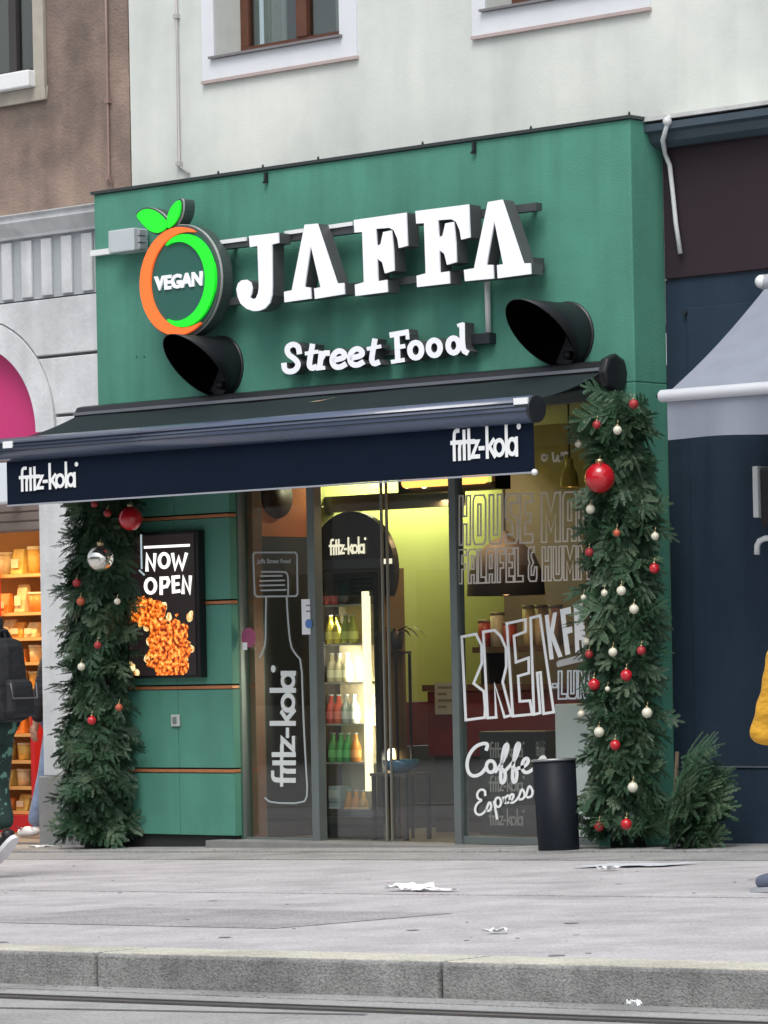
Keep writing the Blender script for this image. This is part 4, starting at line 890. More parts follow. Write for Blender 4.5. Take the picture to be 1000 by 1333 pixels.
def frond_mesh(seed, L=.32, side=5, dens=1.0):
    """a flat fir frond growing along +x, its flat side facing +z"""
    r = random.Random(seed); mb = MB()
    def twig(a, d, ln):
        d = Vector(d).normalized(); s = d.cross(Vector((0, 0, 1))).normalized(); up = Vector((0, 0, 1))
        n = max(5, int(ln / .0085 * dens)); vs, fs = [], []
        for i in range(n):
            t = (i + .5) / n; p = Vector(a) + d * ln * t - up * .02 * (ln * 3) * t * t
            nl = (.021 + .005 * r.random()) * (1 - .45 * t ** 3) * (.6 + .4 * min(1, t * 6))
            for sg in (-1, 1):
                dd = (s * sg * (.9 + .2 * r.random()) + d * (.5 + .3 * r.random()) + up * r.uniform(-.1, .55)).normalized()
                wv = dd.cross(up + s * .2).normalized() * .0031; k = len(vs)
                vs += [p - wv, p + wv, p + dd * nl * .6 + wv * 1.1, p + dd * nl, p + dd * nl * .6 - wv * 1.1]; fs.append((k, k + 1, k + 2, k + 3, k + 4))
            if i % 2 == 0:
                dd = (d * .8 + up * 1.0 + s * r.uniform(-.5, .5)).normalized(); wv = s * .002; k = len(vs)
                vs += [p - wv, p + wv, p + dd * nl * .8]; fs.append((k, k + 1, k + 2))
        e = Vector(a) + d * ln; vs += [Vector(a) + s * .0025, Vector(a) - s * .0025, e]; k = len(vs); fs.append((k - 3, k - 2, k - 1))
        mb.add(vs, fs)
    twig((0, 0, 0), (1, 0, 0), L)
    for i in range(side):
        t = .12 + .68 * i / side + r.uniform(-.03, .03)
        for sg in (-1, 1):
            if r.random() < .12: continue
            ln = L * (.52 - .38 * t) * r.uniform(.8, 1.2)
            twig((L * t, 0, -.004), (.72, sg * r.uniform(.55, .85), r.uniform(-.1, .12)), ln)
    me = bpy.data.meshes.new('fir_frond'); me.from_pydata([tuple(v) for v in mb.v], [], mb.f); me.materials.append(fir); return me
FRONDS = [frond_mesh(i, L, s_) for i, (L, s_) in enumerate(((.30, 4), (.26, 4), (.34, 5), (.22, 3), (.28, 5)))]
def orient(d, nrm, roll=0.0):
    d = d.normalized(); z = (nrm - d * nrm.dot(d)).normalized(); y = z.cross(d)
    return Matrix((d, y, z)).transposed() @ Matrix.Rotation(roll, 3, 'X')
def merged(name, items, parent, m):
    """many fronds joined into one mass"""
    vs, fs = [], []
    for me, M4 in items:
        k = len(vs); vs += [tuple(M4 @ v.co) for v in me.vertices]; fs += [tuple(i + k for i in p.vertices) for p in me.polygons]
    me = bpy.data.meshes.new(name); me.from_pydata(vs, [], fs); me.materials.append(m)
    o = bpy.data.objects.new(name, me); COL.objects.link(o); attach(o, parent); o['kind'] = 'stuff'; return o
def garland(label, cx_fn, cy, z0, z1, r_fn, seed, down, n_part=290, n_mass=430, fs=1.0):
    r = random.Random(seed); t = thing('fir_garland', label, 'garland', (cx_fn(z0), cy, z0), 'fir garlands beside the entrance')
    core = MB(); prof = []; k = 18; n = 16; vs = []
    for i in range(k + 1):
        z = z0 + (z1 - z0) * i / k
        for j in range(n):
            a = 2 * math.pi * j / n; q = r_fn(z) * .62 * r.uniform(.75, 1.1); vs.append((cx_fn(z) + q * math.cos(a), cy + q * .8 * math.sin(a), z))
    core.add(vs, [(i * n + j, i * n + (j + 1) % n, (i + 1) * n + (j + 1) % n, (i + 1) * n + j) for i in range(k) for j in range(n)], True)
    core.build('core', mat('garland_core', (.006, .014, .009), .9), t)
    mass = []
    for i in range(n_part + n_mass):
        z = z0 + (z1 - z0) * ((i * .6180339) % 1.0); a = r.uniform(-math.pi * 1.12, math.pi * .12)
        out = Vector((math.cos(a), math.sin(a), 0)); part = i < n_part
        R = r_fn(z) * (r.uniform(.62, .88) if part else r.uniform(.45, .78))
        p = Vector((cx_fn(z) + out.x * R, cy + out.y * R * .85, z + .10))
        tang = Vector((-out.y, out.x, 0))
        d = out * r.uniform(.12, .65) + Vector((0, 0, -1)) * down * r.uniform(.35, 1.1) + tang * r.uniform(-.7, .7)
        if r.random() < .16: d = out * 1.0 + Vector((0, 0, r.uniform(-.3, .35))) + tang * r.uniform(-.6, .6)
        me = FRONDS[r.randrange(5)]; s = r.uniform(.7, 1.15) * fs
        if p.z + d.normalized().z * .3 * s < gz(p.x) + .01: d.z = abs(d.z) * .1 + .0; p.z = max(p.z, gz(p.x) + .05)
        if p.y > -.02: continue
        M3 = orient(d, out + Vector((0, 0, .35)), r.uniform(-.6, .6)); M4 = M3.to_4x4(); M4.translation = p; M4 = M4 @ Matrix.Scale(s, 4)
        if part:
            o = bpy.data.objects.new('fir_frond', me); COL.objects.link(o); o.parent = t; MM = M4.copy(); MM.translation -= t.location; o.matrix_local = MM
        else: mass.append((me, M4))
    merged('inner_fronds', mass, t, fir)
    return t
GYc = -.13
lxa, lxb = X(138, GYc, 660), X(128, GYc, 1090)
rxa, rxb = X(812, GYc, 540), X(816, GYc, 1090)
zl0_, zl1_ = gz(-2.7) + .01, Zh(600, 138, GYc); zr0_, zr1_ = gz(1.9) + .01, Zh(527, 815, GYc)
lerp = lambda a, b_, t: a + (b_ - a) * max(0, min(1, t))
garland('shorter fir garland with silver and red baubles beside the NOW OPEN screen', lambda z: lerp(lxb, lxa, z / 2.1), GYc, zl0_, zl1_, lambda z: .232 + .03 * math.sin(z * 5) - (.04 if z < .4 else 0), 11, 1.05, 290, 480, .88)
garland('tall fir garland with red and white baubles right of the shop window', lambda z: lerp(rxb, rxa, z / 2.8), GYc, zr0_, zr1_, lambda z: (.178 + .02 * math.sin(z * 4 + 1)) * (1 if z < 2.5 else max(.55, 1 - (z - 2.5) * 1.1)), 23, 1.0, 300, 640, .82)
# cut fir branches leaning at the foot of the right garland
fb0 = PG(895, 1103); fbY = -.10
bt = thing('fir_branch_bundle', 'dark bundle of cut fir branches leaning at the foot of the right garland', 'fir branches', (X(895, fbY, 1100), fbY, gz(2.3)))
r = random.Random(5); mass = []
stem_a, stem_b = P(877, 1098, fbY), P(882, 985, fbY)
mb = MB(); mb.tube([stem_a, stem_b + Vector((0, 0, .03))], [.02, .012], 8); mb.build('stem', bark, bt)
mb = MB(); q0 = P(921, 1060, fbY); mb.tube([P(924, 1100, fbY), P(921, 1055, fbY), P(916, 1020, fbY)], .008, 6); mb.build('twig', bark, bt)
BIG = [frond_mesh(40 + i, .50, 6, .9) for i in range(4)]
for i in range(64):
    t = r.random(); p = stem_a.lerp(stem_b, t) + Vector((r.uniform(0, .12), r.uniform(-.08, .05), 0))
    d = Vector((r.uniform(.3, 1.0), r.uniform(-.7, .0), r.uniform(-.9, -.05)))
    if i % 8 == 0: d = Vector((1, -.15, .28))
    if p.z + d.normalized().z * .45 < gz(p.x) + .02: d.z = r.uniform(-.05, .05); p.z = max(p.z, gz(p.x) + .06)
    M4 = orient(d, Vector((0, -1, .5)), r.uniform(-.5, .5)).to_4x4(); M4.translation = p; M4 = M4 @ Matrix.Scale(r.uniform(.65, 1.0), 4)
    o = bpy.data.objects.new('fir_frond', BIG[i % 4]); COL.objects.link(o); o.parent = bt; MM = M4.copy(); MM.translation -= bt.location; o.matrix_local = MM

# baubles: pixel of the centre, radius in pixels, finish, label
red_b = mat('bauble_red', (.50, .012, .022), .16, coat=.5); red_m = mat('bauble_dull_red', (.36, .03, .035), .45, .1, 20); white_b = mat('bauble_pearl', (.68, .66, .53), .28, coat=.3)
orange_b = mat('bauble_copper', (.45, .10, .05), .35); silver_b = mat('bauble_silver', (.80, .78, .72), .12, metal=.95); cap_m = mat('bauble_cap', (.55, .45, .25), .3, metal=.8)
RB = [(825, 526, 6, red_m, 'small pinkish red bauble at the very top of the right garland'), (777, 553, 5.2, red_m, 'small dull red bauble under the awning end cap'),
 (804, 560, 5.6, white_b, 'small white bauble nearest the top of the right garland'), (753, 578, 4.6, white_b, 'small greyish bauble at the window edge level with the right word mark'),
 (781, 622, 19, red_b, 'big glossy red bauble on the right garland'), (769, 663, 6, white_b, 'white bauble just under the big glossy red bauble'),
 (803, 694, 4.6, orange_b, 'tiny copper red bauble in the middle of the right garland above two red ones'), (853, 698, 5, white_b, 'white bauble on the outer edge of the right garland near the green pier'),
 (767, 719, 5.4, red_m, 'dull red bauble beside the HOUSE MADE lettering'), (852, 740, 6.4, red_b, 'red bauble on the outer edge of the right garland near the green pier'),
 (809, 769, 6, white_b, 'white bauble, upper one of the pair above the BREAKFAST lettering'), (787, 772, 4.3, white_b, 'small white bauble left of a larger white one, below the FALAFEL lettering'),
 (825.5, 793, 6, white_b, 'white bauble lowest in the upper cluster of three whites'), (760, 778, 3.8, white_b, 'tiny white bauble at the window edge below the FALAFEL lettering'),
 (764, 835, 4.4, white_b, 'tiny white bauble touching the end of the BREAKFAST lettering'), (767, 852, 5.2, red_m, 'dark red bauble under the end of the BREAKFAST lettering'),
 (798, 849, 5.6, white_b, 'white bauble with a dull red one to its right'), (835, 847, 5.6, red_m, 'dull red bauble right of a white one at mid height of the garland'),
 (815.5, 879, 7.4, red_b, 'shiny red bauble, upper one of the red pair beside the LUNCH lettering'), (773.5, 891, 7.4, red_b, 'shiny red bauble beside the LUNCH lettering at the window edge'),
 (791, 897, 3.2, white_b, 'very small pale bauble right of the red one by the LUNCH lettering'), (842.5, 928, 6.6, white_b, 'white bauble nearest the pier at about socket height'),
 (757, 930, 5, white_b, 'white bauble hanging over the white panel in the window'), (780, 953, 6.6, white_b, 'white bauble level with the rim of the black bin'),
 (801, 970, 6.6, red_b, 'red bauble right of the bin rim, beneath a white one'), (824, 1025, 6.6, white_b, 'lowest white bauble on the right garland'),
 (815.5, 1073, 7, red_b, 'right one of the two red baubles at the foot of the right garland'), (780, 1076, 6.2, red_b, 'left one of the two red baubles at the foot of the right garland')]
LB = [(170, 675, 17, red_b, 'big glossy red bauble below the valance on the left garland'), (131, 727, 19, silver_b, 'big silver mirrored bauble on the left garland'),
 (123, 656, 5, red_m, 'small pinkish bauble at the top of the left garland under the valance'), (140, 668, 5.6, red_m, 'dull red bauble between the top pinkish one and the big red one'),
 (100, 759, 6, red_m, 'dull red bauble below and left of the silver bauble'), (105, 783, 6, orange_b, 'copper red bauble under the dull red one by the pillar'),
 (152.6, 783, 4.6, white_b, 'small white bauble beside the picture on the NOW OPEN screen'), (127, 840, 5.2, red_m, 'dull red bauble at mid height of the left garland'),
 (106, 868, 5.6, white_b, 'white bauble at mid height of the left garland near the pillar'), (155, 921, 5.2, orange_b, 'copper red bauble near the socket plate side of the left garland'),
 (119.5, 938, 6.4, red_b, 'lowest red bauble on the left garland')]
def bauble(px_, py_, rp, m, label, grp, cxc, R, flip):
    h = abs((px_ - cxc) / (R * SC)); Y = GYc - R * (1.0 - .55 * min(1, h) ** 2) - .05 if flip else GYc - R - .03
    c = P(px_, py_, Y); r_ = rp / SC * .97
    t = thing('bauble', label, 'bauble', c, grp)
    mb = MB(); mb.ball(c, r_, 20, 14); mb.build('ball', m, t)
    mb = MB(); mb.lathe(c + Vector((0, 0, r_ * .96)), [(r_ * .26, 0), (r_ * .26, r_ * .24), (r_ * .1, r_ * .3)], 10); mb.tube([c + Vector((0, 0, r_ * 1.2)), c + Vector((0, .01, r_ * 1.2 + .03))], .002, 5); mb.build('cap', cap_m, t)
for q in RB: bauble(*q, 'baubles on the right garland', 810, .27, True)
for q in LB: bauble(*q, 'baubles on the left garland', 130, .27, True)

# ------------------------------------------------------------------ the room behind the glass
IX0, IX1, IY0, IY1 = X(311, GY, 900) - .02, PX0 + 1.2, GY + .14, 3.0
fl = gz(-.4) + .03; IZ = FZ0 + .02
lime = mat('lime_wall', (.48, .52, .16), .75, .08, 3); dark_wall = mat('dark_wall', (.10, .065, .045), .8, .2, 3); floor_m = mat('interior_floor', (.17, .15, .135), .45, .2, 4)
rm = thing('shop_room', 'shop interior with lime green side wall seen through the glass', 'room', (0, 1.5, fl))
mb = MB(); mb.box(IX0 - .1, IX0, .95, IY1, fl + .92, IZ); mb.build('side_wall', lime, rm)
mb = MB(); mb.box(IX0 - .1, IX0, .95, IY1, fl + .60, fl + .915); mb.build('wall_band', mat('band_red', (.17, .03, .03), .6, .2, 5), rm)
mb = MB(); mb.box(IX0 - .1, IX0, .95, IY1, fl - .1, fl + .595); mb.build('dado', mat('dado_grey', (.07, .075, .08), .6, .2, 4), rm)
mb = MB(); mb.box(IX0 - .1, IX0, YW + .01, .945, fl - .1, fl + 2.1); mb.build('side_wall', mat('dark_board', (.035, .032, .032), .5, .15, 4), rm)
mb = MB(); mb.box(IX0 - .1, IX0, YW + .01, .945, fl + 2.103, IZ); mb.build('wall_panel', mat('orange_board', (.62, .16, .03), .6, .1, 4), rm)
mb = MB(); p = Vector((IX0, .55, fl + 2.38)); mb.lathe(p, [(.15, 0), (.15, .02), (.0, .03)], 24, Vector((1, 0, 0))); mb.build('wall_disc', mat('disc_dark', (.05, .02, .015), .5), rm)
mb = MB(); mb.box(IX0 - .1, IX1 + .1, IY1, IY1 + .1, fl - .1, IZ); mb.build('back_wall', dark_wall, rm)
mb = MB(); mb.box(IX1, IX1 + .1, YW + .01, IY1, fl - .1, IZ); mb.build('side_wall', dark_wall, rm)
mb = MB(); mb.box(IX0 - .1, IX1 + .1, YW + .01, IY1 + .1, fl - .2, fl); mb.build('floor', floor_m, rm)
mb = MB(); mb.box(IX0 - .1, IX1 + .1, YW + .01, IY1 + .1, IZ, IZ + .1); mb.build('ceiling', mat('ceiling_grey', (.30, .29, .25), .8), rm)
mb = MB(); mb.box(gl, posts[0][1] + .05, GY + .06, GY + .15, fl, IZ); mb.build('jamb', mat('jamb_brown', (.17, .075, .04), .55, .2, 6), rm)
# soffit band and the warm ceiling lamp
mb = MB(); mb.box(IX0, X(600, 1.1, 650), 1.05, 1.15, Zh(661, 545, 1.1), Zh(640, 545, 1.1)); mb.build('soffit_beam', mat('beam_grey', (.16, .16, .14), .6), rm)
lp = thing('ceiling_lamp', 'long warm glowing ceiling lamp in a black frame behind the entrance', 'lamp', P(590, 630, .8))
q0, q1 = P(526, 640, .8), P(652, 613, .8)
mb = MB(); mb.box(q0.x, q1.x, .74, .9, Zh(634, 590, .8) - .03, Zh(634, 590, .8) + .015); mb.box(q0.x, q0.x + .03, .74, .9, Zh(634, 590, .8), q1.z + .1); mb.box(q1.x - .03, q1.x, .74, .9, Zh(634, 590, .8), q1.z + .1); mb.build('frame', black_metal, lp)
mb = MB(); mb.tube([Vector((q0.x + .10, .70, Zh(626, 560, .70))), Vector((q1.x - .06, .70, Zh(626, 560, .70)))], .04, 10); mb.build('tube', mat('lamp_amber', (.8, .4, .1), .4, emit=(1, .42, .09), estr=1.9), lp)
for i, px_ in enumerate((530, 552)):
    c = P(px_, 632, .72); mb = MB(); mb.ball(c, .022, 10, 8); mb.build('bulb', mat('bulb_warm', (1, .8, .6), .4, emit=(1, .78, .5), estr=2.2), lp)
c = P(490, 631, .7); mb = MB(); mb.box(c.x - .04, c.x + .05, .68, .74, c.z - .015, c.z + .02); mb.build('light_bar', mat('bulb_yellow', (1, .9, .5), .4, emit=(1, .92, .45), estr=1.6), lp)
def area(name, loc, rot, sx, sy, e, col, parent=None):
    ld = bpy.data.lights.new(name, 'AREA'); ld.shape = 'RECTANGLE'; ld.size = sx; ld.size_y = sy; ld.energy = e; ld.color = col
    o = bpy.data.objects.new(name, ld); COL.objects.link(o); o.location = loc; o.rotation_euler = rot
    if parent: attach(o, parent)
    return o
# strip lamp that washes the lime wall (its light is seen on the wall)
ws = thing('wall_washer', 'long yellow strip lamp along the ceiling by the lime wall', 'lamp', (IX0 + .26, 2.0, IZ - .02))
mb = MB(); mb.box(IX0 + .24, IX0 + .30, 1.25, 2.8, IZ - .24, IZ - .19); [mb.box(IX0 + .26, IX0 + .28, q_, q_ + .02, IZ - .19, IZ) for q_ in (1.4, 2.6)]; mb.build('strip', mat('strip_glow', (1, .9, .6), .4, emit=(1, .9, .5), estr=2.0), ws)
area('strip_light', (IX0 + .26, 1.95, IZ - .25), (0, math.radians(32), 0), .06, 1.5, 26, (1, .95, .62), ws)
area('lamp_light', (q0.x * .4 + q1.x * .6, 1.0, Zh(634, 590, .8) - .07), (0, 0, 0), .8, .15, 10, (1, .62, .3), lp)

# ---- drinks fridge
FY = .62; fx0, fx1 = X(414, FY, 900), X(501, FY, 900); fz0 = fl; fzT = Zh(741, 460, FY)
fg = thing('drinks_fridge', 'black glass door drinks fridge with round header and lit tube behind the entrance', 'fridge', ((fx0 + fx1) / 2, FY, fz0))
fb = mat('fridge_black', (.014, .014, .016), .35, .1, 6); fwm = mat('fridge_inner', (.50, .42, .30), .6)
FD = .22
mb = MB(); mb.box(fx0, fx0 + .035, FY, FY + FD, fz0, fzT); mb.box(fx0 + .035, fx1 - .035, FY, FY + FD, fz0, fz0 + .2); mb.box(fx0 + .035, fx1 - .035, FY, FY + FD, fzT - .06, fzT); mb.build('body', fb, fg); MB().box(fx1 - .035, fx1, FY, FY + FD, fz0, fzT).build('side_panel', mat('fridge_side', (.14, .10, .05), .4, .2, 5), fg)
mb = MB(); mb.box(fx0 + .036, fx1 - .036, FY + FD - .03, FY + FD - .001, fz0 + .2, fzT - .06); mb.build('back_panel', fwm, fg)
mb = MB(); mb.box(fx0 - .01, fx1 + .005, FY - .03, FY + .1, fzT + .002, Zh(728, 460, FY)); mb.build('header_bar', mat('header_grey', (.05, .05, .055), .4), fg)
hr = Vector(P(458, 742, FY + .03)); HR = .405
mb = MB(); mb.prism([(hr.x + HR * math.cos(math.radians(a)), FY + .02, hr.z + HR * math.sin(math.radians(a))) for a in range(-28, 209, 8)], (0, .05, 0)); mb.build('header', mat('header_black', (.018, .017, .018), .3), fg)
a, b_ = P(427, 722, FY), P(474, 722, FY)
kola('wordmark', lambda p, k=0: Vector((a.x + (b_.x - a.x) * p[0] / 70, FY + .016 - .0003 * k, a.z + .115 * p[1] / 24)), mat('mark_lit', (.9, .85, .75), .5, emit=(1, .88, .66), estr=.7), fg, 3.4)
mb = MB(); c = P(504, 731, FY); mb.box(c.x - .05, c.x + .03, FY + .01, FY + .018, c.z - .015, c.z + .02); mb.build('badge', mat('mark_lit', (1, 1, 1)), fg)
TX = X(470, FY, 770); mb = MB(); tb, tt = P(483, 1030, FY), P(469.5, 770, FY); xx = (tb.x + tt.x) / 2; mb.tube([(xx, FY + .02, tb.z), (xx, FY + .02, tt.z)], .030, 12); mb.build('light_tube', mat('tube_glow', (1, .95, .8), .4, emit=(1, .80, .48), estr=1.6), fg)
area('tube_light', (xx - .035, FY + .06, (tb.z + tt.z) / 2), (0, math.radians(62), 0), 1.2, .05, 16, (1, .9, .7), fg)
shelf_y = [787, 838, 888, 942, 992, 1066]
shz = [Zh(y, 440, FY + .05) for y in shelf_y]
for z in shz[:5]:
    mb = MB(); mb.box(fx0 + .037, xx - .04, FY + .03, FY + FD - .03, z - .014, z); mb.build('shelf', mat('shelf_wire', (.55, .52, .46), .4, metal=.3), fg)
mb = MB(); mb.box(fx0 + .035, fx1 - .035, FY + .03, FY + FD - .04, shz[5] - .03, shz[5]); mb.build('shelf', fb, fg)
mb = MB(); mb.box(fx0, fx0 + .05, FY - .045, FY - .004, fz0 + .1, fzT - .01); mb.box(fx1 - .05, fx1, FY - .045, FY - .004, fz0 + .1, fzT - .01); mb.box(fx0 + .05, fx1 - .05, FY - .045, FY - .004, fz0 + .1, fz0 + .15); mb.box(fx0 + .05, fx1 - .05, FY - .045, FY - .004, fzT - .06, fzT - .01); dr = mb.build('door', mat('fridge_door', (.05, .048, .042), .35, metal=.4), fg)
mb = MB(); mb.box(fx0 + .05, fx1 - .05, FY - .028, FY - .022, fz0 + .15, fzT - .06); mb.build('pane', glass, dr)
hz0, hz1 = Zh(880, 420, FY), Zh(818, 420, FY)
mb = MB(); mb.tube([(fx0 + .03, FY - .05, hz0), (fx0 + .03, FY - .09, hz0 + .02), (fx0 + .03, FY - .09, hz1 - .02), (fx0 + .03, FY - .05, hz1)], .012, 8); mb.build('handle', alu, dr)
BM = {}
def bottle(label, px_, row, col, h=.21, r_=.038, capc=(.5, .5, .5), yy=.06):
    m = mat('bottle_' + col[0], col[1], .12, coat=.4); z = shz[row]; x = X(px_, FY + yy, 900)
    t = thing('bottle', label, 'bottle', (x, FY + yy, z), 'bottles in the drinks fridge')
    mb = MB(); mb.lathe((x, FY + yy, z + .001), [(r_ * .9, 0), (r_, .01), (r_, h * .52), (r_ * .8, h * .63), (r_ * .42, h * .78), (r_ * .4, h * .95)], 14); mb.build('glass', m, t)
    mb = MB(); mb.lathe((x, FY + yy, z + h * .95 + .0015), [(r_ * .46, 0), (r_ * .46, h * .05)], 10); mb.build('cap', mat('cap_' + str(capc[0]), capc, .4), t)
    mb = MB(); mb.lathe((x, FY + yy, z + h * .16), [(r_ * 1.02, 0), (r_ * 1.02, h * .26)], 14, cap=False); mb.build('label', mat('blabel_' + col[0], tuple(min(1, c * 1.5 + .12) for c in col[1]), .6), t)
red_c, yel_c, pale_c, grn_c, org_c, drk_c, clr_c = ('red', (.55, .05, .04)), ('yellow', (.62, .48, .05)), ('pale', (.62, .52, .33)), ('green', (.06, .36, .06)), ('orange', (.62, .22, .03)), ('dark', (.05, .03, .025)), ('clear', (.42, .42, .38))
rows = [(0, [(430, red_c, 'left red bottle on the top fridge shelf'), (440, red_c, 'right red bottle on the top fridge shelf'), (450, drk_c, 'dark bottle on the top fridge shelf')]),
        (1, [(432, yel_c, 'leftmost yellow bottle on the second fridge shelf'), (442, yel_c, 'middle yellow bottle on the second fridge shelf'), (452, ('lime', (.42, .46, .08)), 'lime bottle on the second fridge shelf'), (461, ('lime', (1, 1, 1)), 'lime bottle nearest the light tube on the second fridge shelf')]),
        (2, [(433, pale_c, 'left pale bottle on the third fridge shelf'), (443, pale_c, 'middle pale bottle on the third fridge shelf'), (453, pale_c, 'right pale bottle on the third fridge shelf')]),
        (3, [(431, red_c, 'left red bottle on the fourth fridge shelf'), (441, ('scarlet', (.7, .10, .05)), 'orange red bottle on the fourth fridge shelf'), (451, clr_c, 'clear bottle on the fourth fridge shelf'), (461, clr_c, 'clear bottle by the tube on the fourth fridge shelf')]),
        (4, [(433, grn_c, 'left green bottle on the fifth fridge shelf'), (443, grn_c, 'middle green bottle on the fifth fridge shelf'), (452, grn_c, 'right green bottle on the fifth fridge shelf'), (462, org_c, 'orange bottle on the fifth fridge shelf')]),
        (5, [(452, org_c, 'left orange bottle at the bottom of the fridge'), (461, org_c, 'middle orange bottle at the bottom of the fridge'), (470, ('amber', (.5, .28, .08)), 'amber bottle at the bottom of the fridge')])]
for row, lst in rows:
    for px_, col, lab in lst: bottle(lab, px_, row, col, .2 if row else .15)
for k, (dz, lab) in enumerate(((0, 'lower pale blue carton at the bottom of the fridge'), (.115, 'upper pale blue carton at the bottom of the fridge'))):
    x = X(437, FY + .07, 1040); t = thing('carton', lab, 'carton', (x, FY + .1, shz[5] + dz), 'cartons in the fridge')
    mb = MB(); mb.box(x - .06, x + .06, FY + .05, FY + .18, shz[5] + dz + .002, shz[5] + dz + .112); mb.build('box', mat('carton_blue', (.42, .50, .56), .6), t, bevel=.004)
    mb = MB(); mb.box(x - .045, x + .045, FY + .046, FY + .0495, shz[5] + dz + .03, shz[5] + dz + .085); mb.build('label', mat('carton_label', (.70, .70, .66), .6), t)

# ---- other things inside
def potted(px_, py_, Y, label):
    c = P(px_, py_, Y); t = thing('potted_plant', label, 'plant', c); r2 = random.Random(3)
    mb = MB(); mb.lathe((c.x, c.y, c.z - .12), [(.05, 0), (.07, .12), (.066, .12), (.06, .09)], 16); mb.build('pot', mat('pot_dark', (.03, .03, .03), .5), t)
    for i in range(12):
        a = r2.uniform(0, 6.28); ln = r2.uniform(.14, .3); mb = MB(); o_ = Vector((math.cos(a), math.sin(a), 0)); s = Vector((-o_.y, o_.x, 0)); vs = []
        for j in range(6):
            u = j / 5; p = Vector((c.x, c.y, c.z - .02)) + o_ * ln * u + Vector((0, 0, ln * (.9 * u - 1.0 * u * u))); wd = .018 * math.sin(math.pi * min(.98, u * .9 + .1)); vs += [p + s * wd, p - s * wd]
        mb.add(vs, [(2 * j, 2 * j + 1, 2 * j + 3, 2 * j + 2) for j in range(5)], True); mb.build('leaf', mat('leaf_green', (.035, .075, .02), .5, .2, 10), t)
pY = .75
potted(514, 822, pY, 'small potted plant with drooping leaves beside the drinks fridge')
c = P(514, 832, pY); tb_ = thing('plant_stand', 'tall slim black stand carrying the potted plant beside the fridge', 'stand', (c.x, pY, fl))
mb = MB(); mb.box(c.x - .08, c.x + .08, pY - .08, pY + .08, c.z - .10, c.z - .085); mb.build('top', fb, tb_)
for sx in (-1, 1):
    for sy in (-1, 1):
        mb = MB(); mb.box(c.x + sx * .07 - .008, c.x + sx * .07 + .008, pY + sy * .07 - .008, pY + sy * .07 + .008, fl, c.z - .101); mb.build('leg', fb, tb_)
cY = .6; c = P(522, 1000, cY); sd_ = thing('side_table', 'low dark side table behind the glass door leaf', 'table', (c.x, cY, fl))
zt_ = Zh(1006, 522, cY); mb = MB(); mb.box(c.x - .18, c.x + .15, cY - .12, cY + .15, zt_ - .02, zt_); mb.build('top', mat('table_dark', (.05, .045, .04), .5), sd_)
for sx in (-.16, .13):
    for sy in (-.1, .13):
        mb = MB(); mb.box(c.x + sx - .012, c.x + sx + .012, cY + sy - .012, cY + sy + .012, fl, zt_ - .021); mb.build('leg', fb, sd_)
bg_ = tag(MB().lathe((c.x, cY, zt_), [(.05, 0), (.11, .03), (.13, .09), (.125, .09), (.1, .035), (0, .02)], 24, cap=False).build('bowl', mat('bowl_blue', (.05, .16, .28), .25, coat=.5)), 'blue bowl on the low side table behind the door glass', 'bowl')
# red counter with a notice
kY = 1.5; k0, k1 = X(557, kY, 950), X(640, kY, 950); ct = thing('counter', 'dark red counter with a dark base at the back of the shop', 'counter', ((k0 + k1) / 2, kY, fl))
mb = MB(); mb.box(k0, k1 + .8, kY, kY + .5, Zh(985, 590, kY), Zh(900, 590, kY)); mb.build('front', mat('counter_red', (.20, .02, .03), .4, .1, 5), ct, bevel=.006)
mb = MB(); mb.box(k0 - .02, k1 + .82, kY - .03, kY + .52, Zh(900, 590, kY) + .002, Zh(893, 590, kY) + .01); mb.build('top', mat('counter_top', (.12, .05, .04), .35), ct)
mb = MB(); mb.box(k0 + .02, k1 + .78, kY + .05, kY + .5, fl, Zh(985, 590, kY) - .002); mb.build('base', mat('counter_base', (.06, .06, .065), .5), ct)
q0, q1 = P(570, 930, kY - .01), P(596, 888, kY - .01); nt_ = tag(MB().box(q0.x, q1.x, kY - .038, kY - .034, q0.z, q1.z).build('notice', mat('notice_paper', (.42, .41, .42), .7)), 'pale paper notice hanging on the red counter', 'notice')
for i in range(4):
    z = q1.z - (q1.z - q0.z) * (.15 + .2 * i); MB().box(q0.x + .03, q1.x - .03 - .05 * (i % 2), kY - .0395, kY - .0388, z - .012, z + .006).build('line', mat('notice_ink', (.2, .19, .2), .7), nt_)
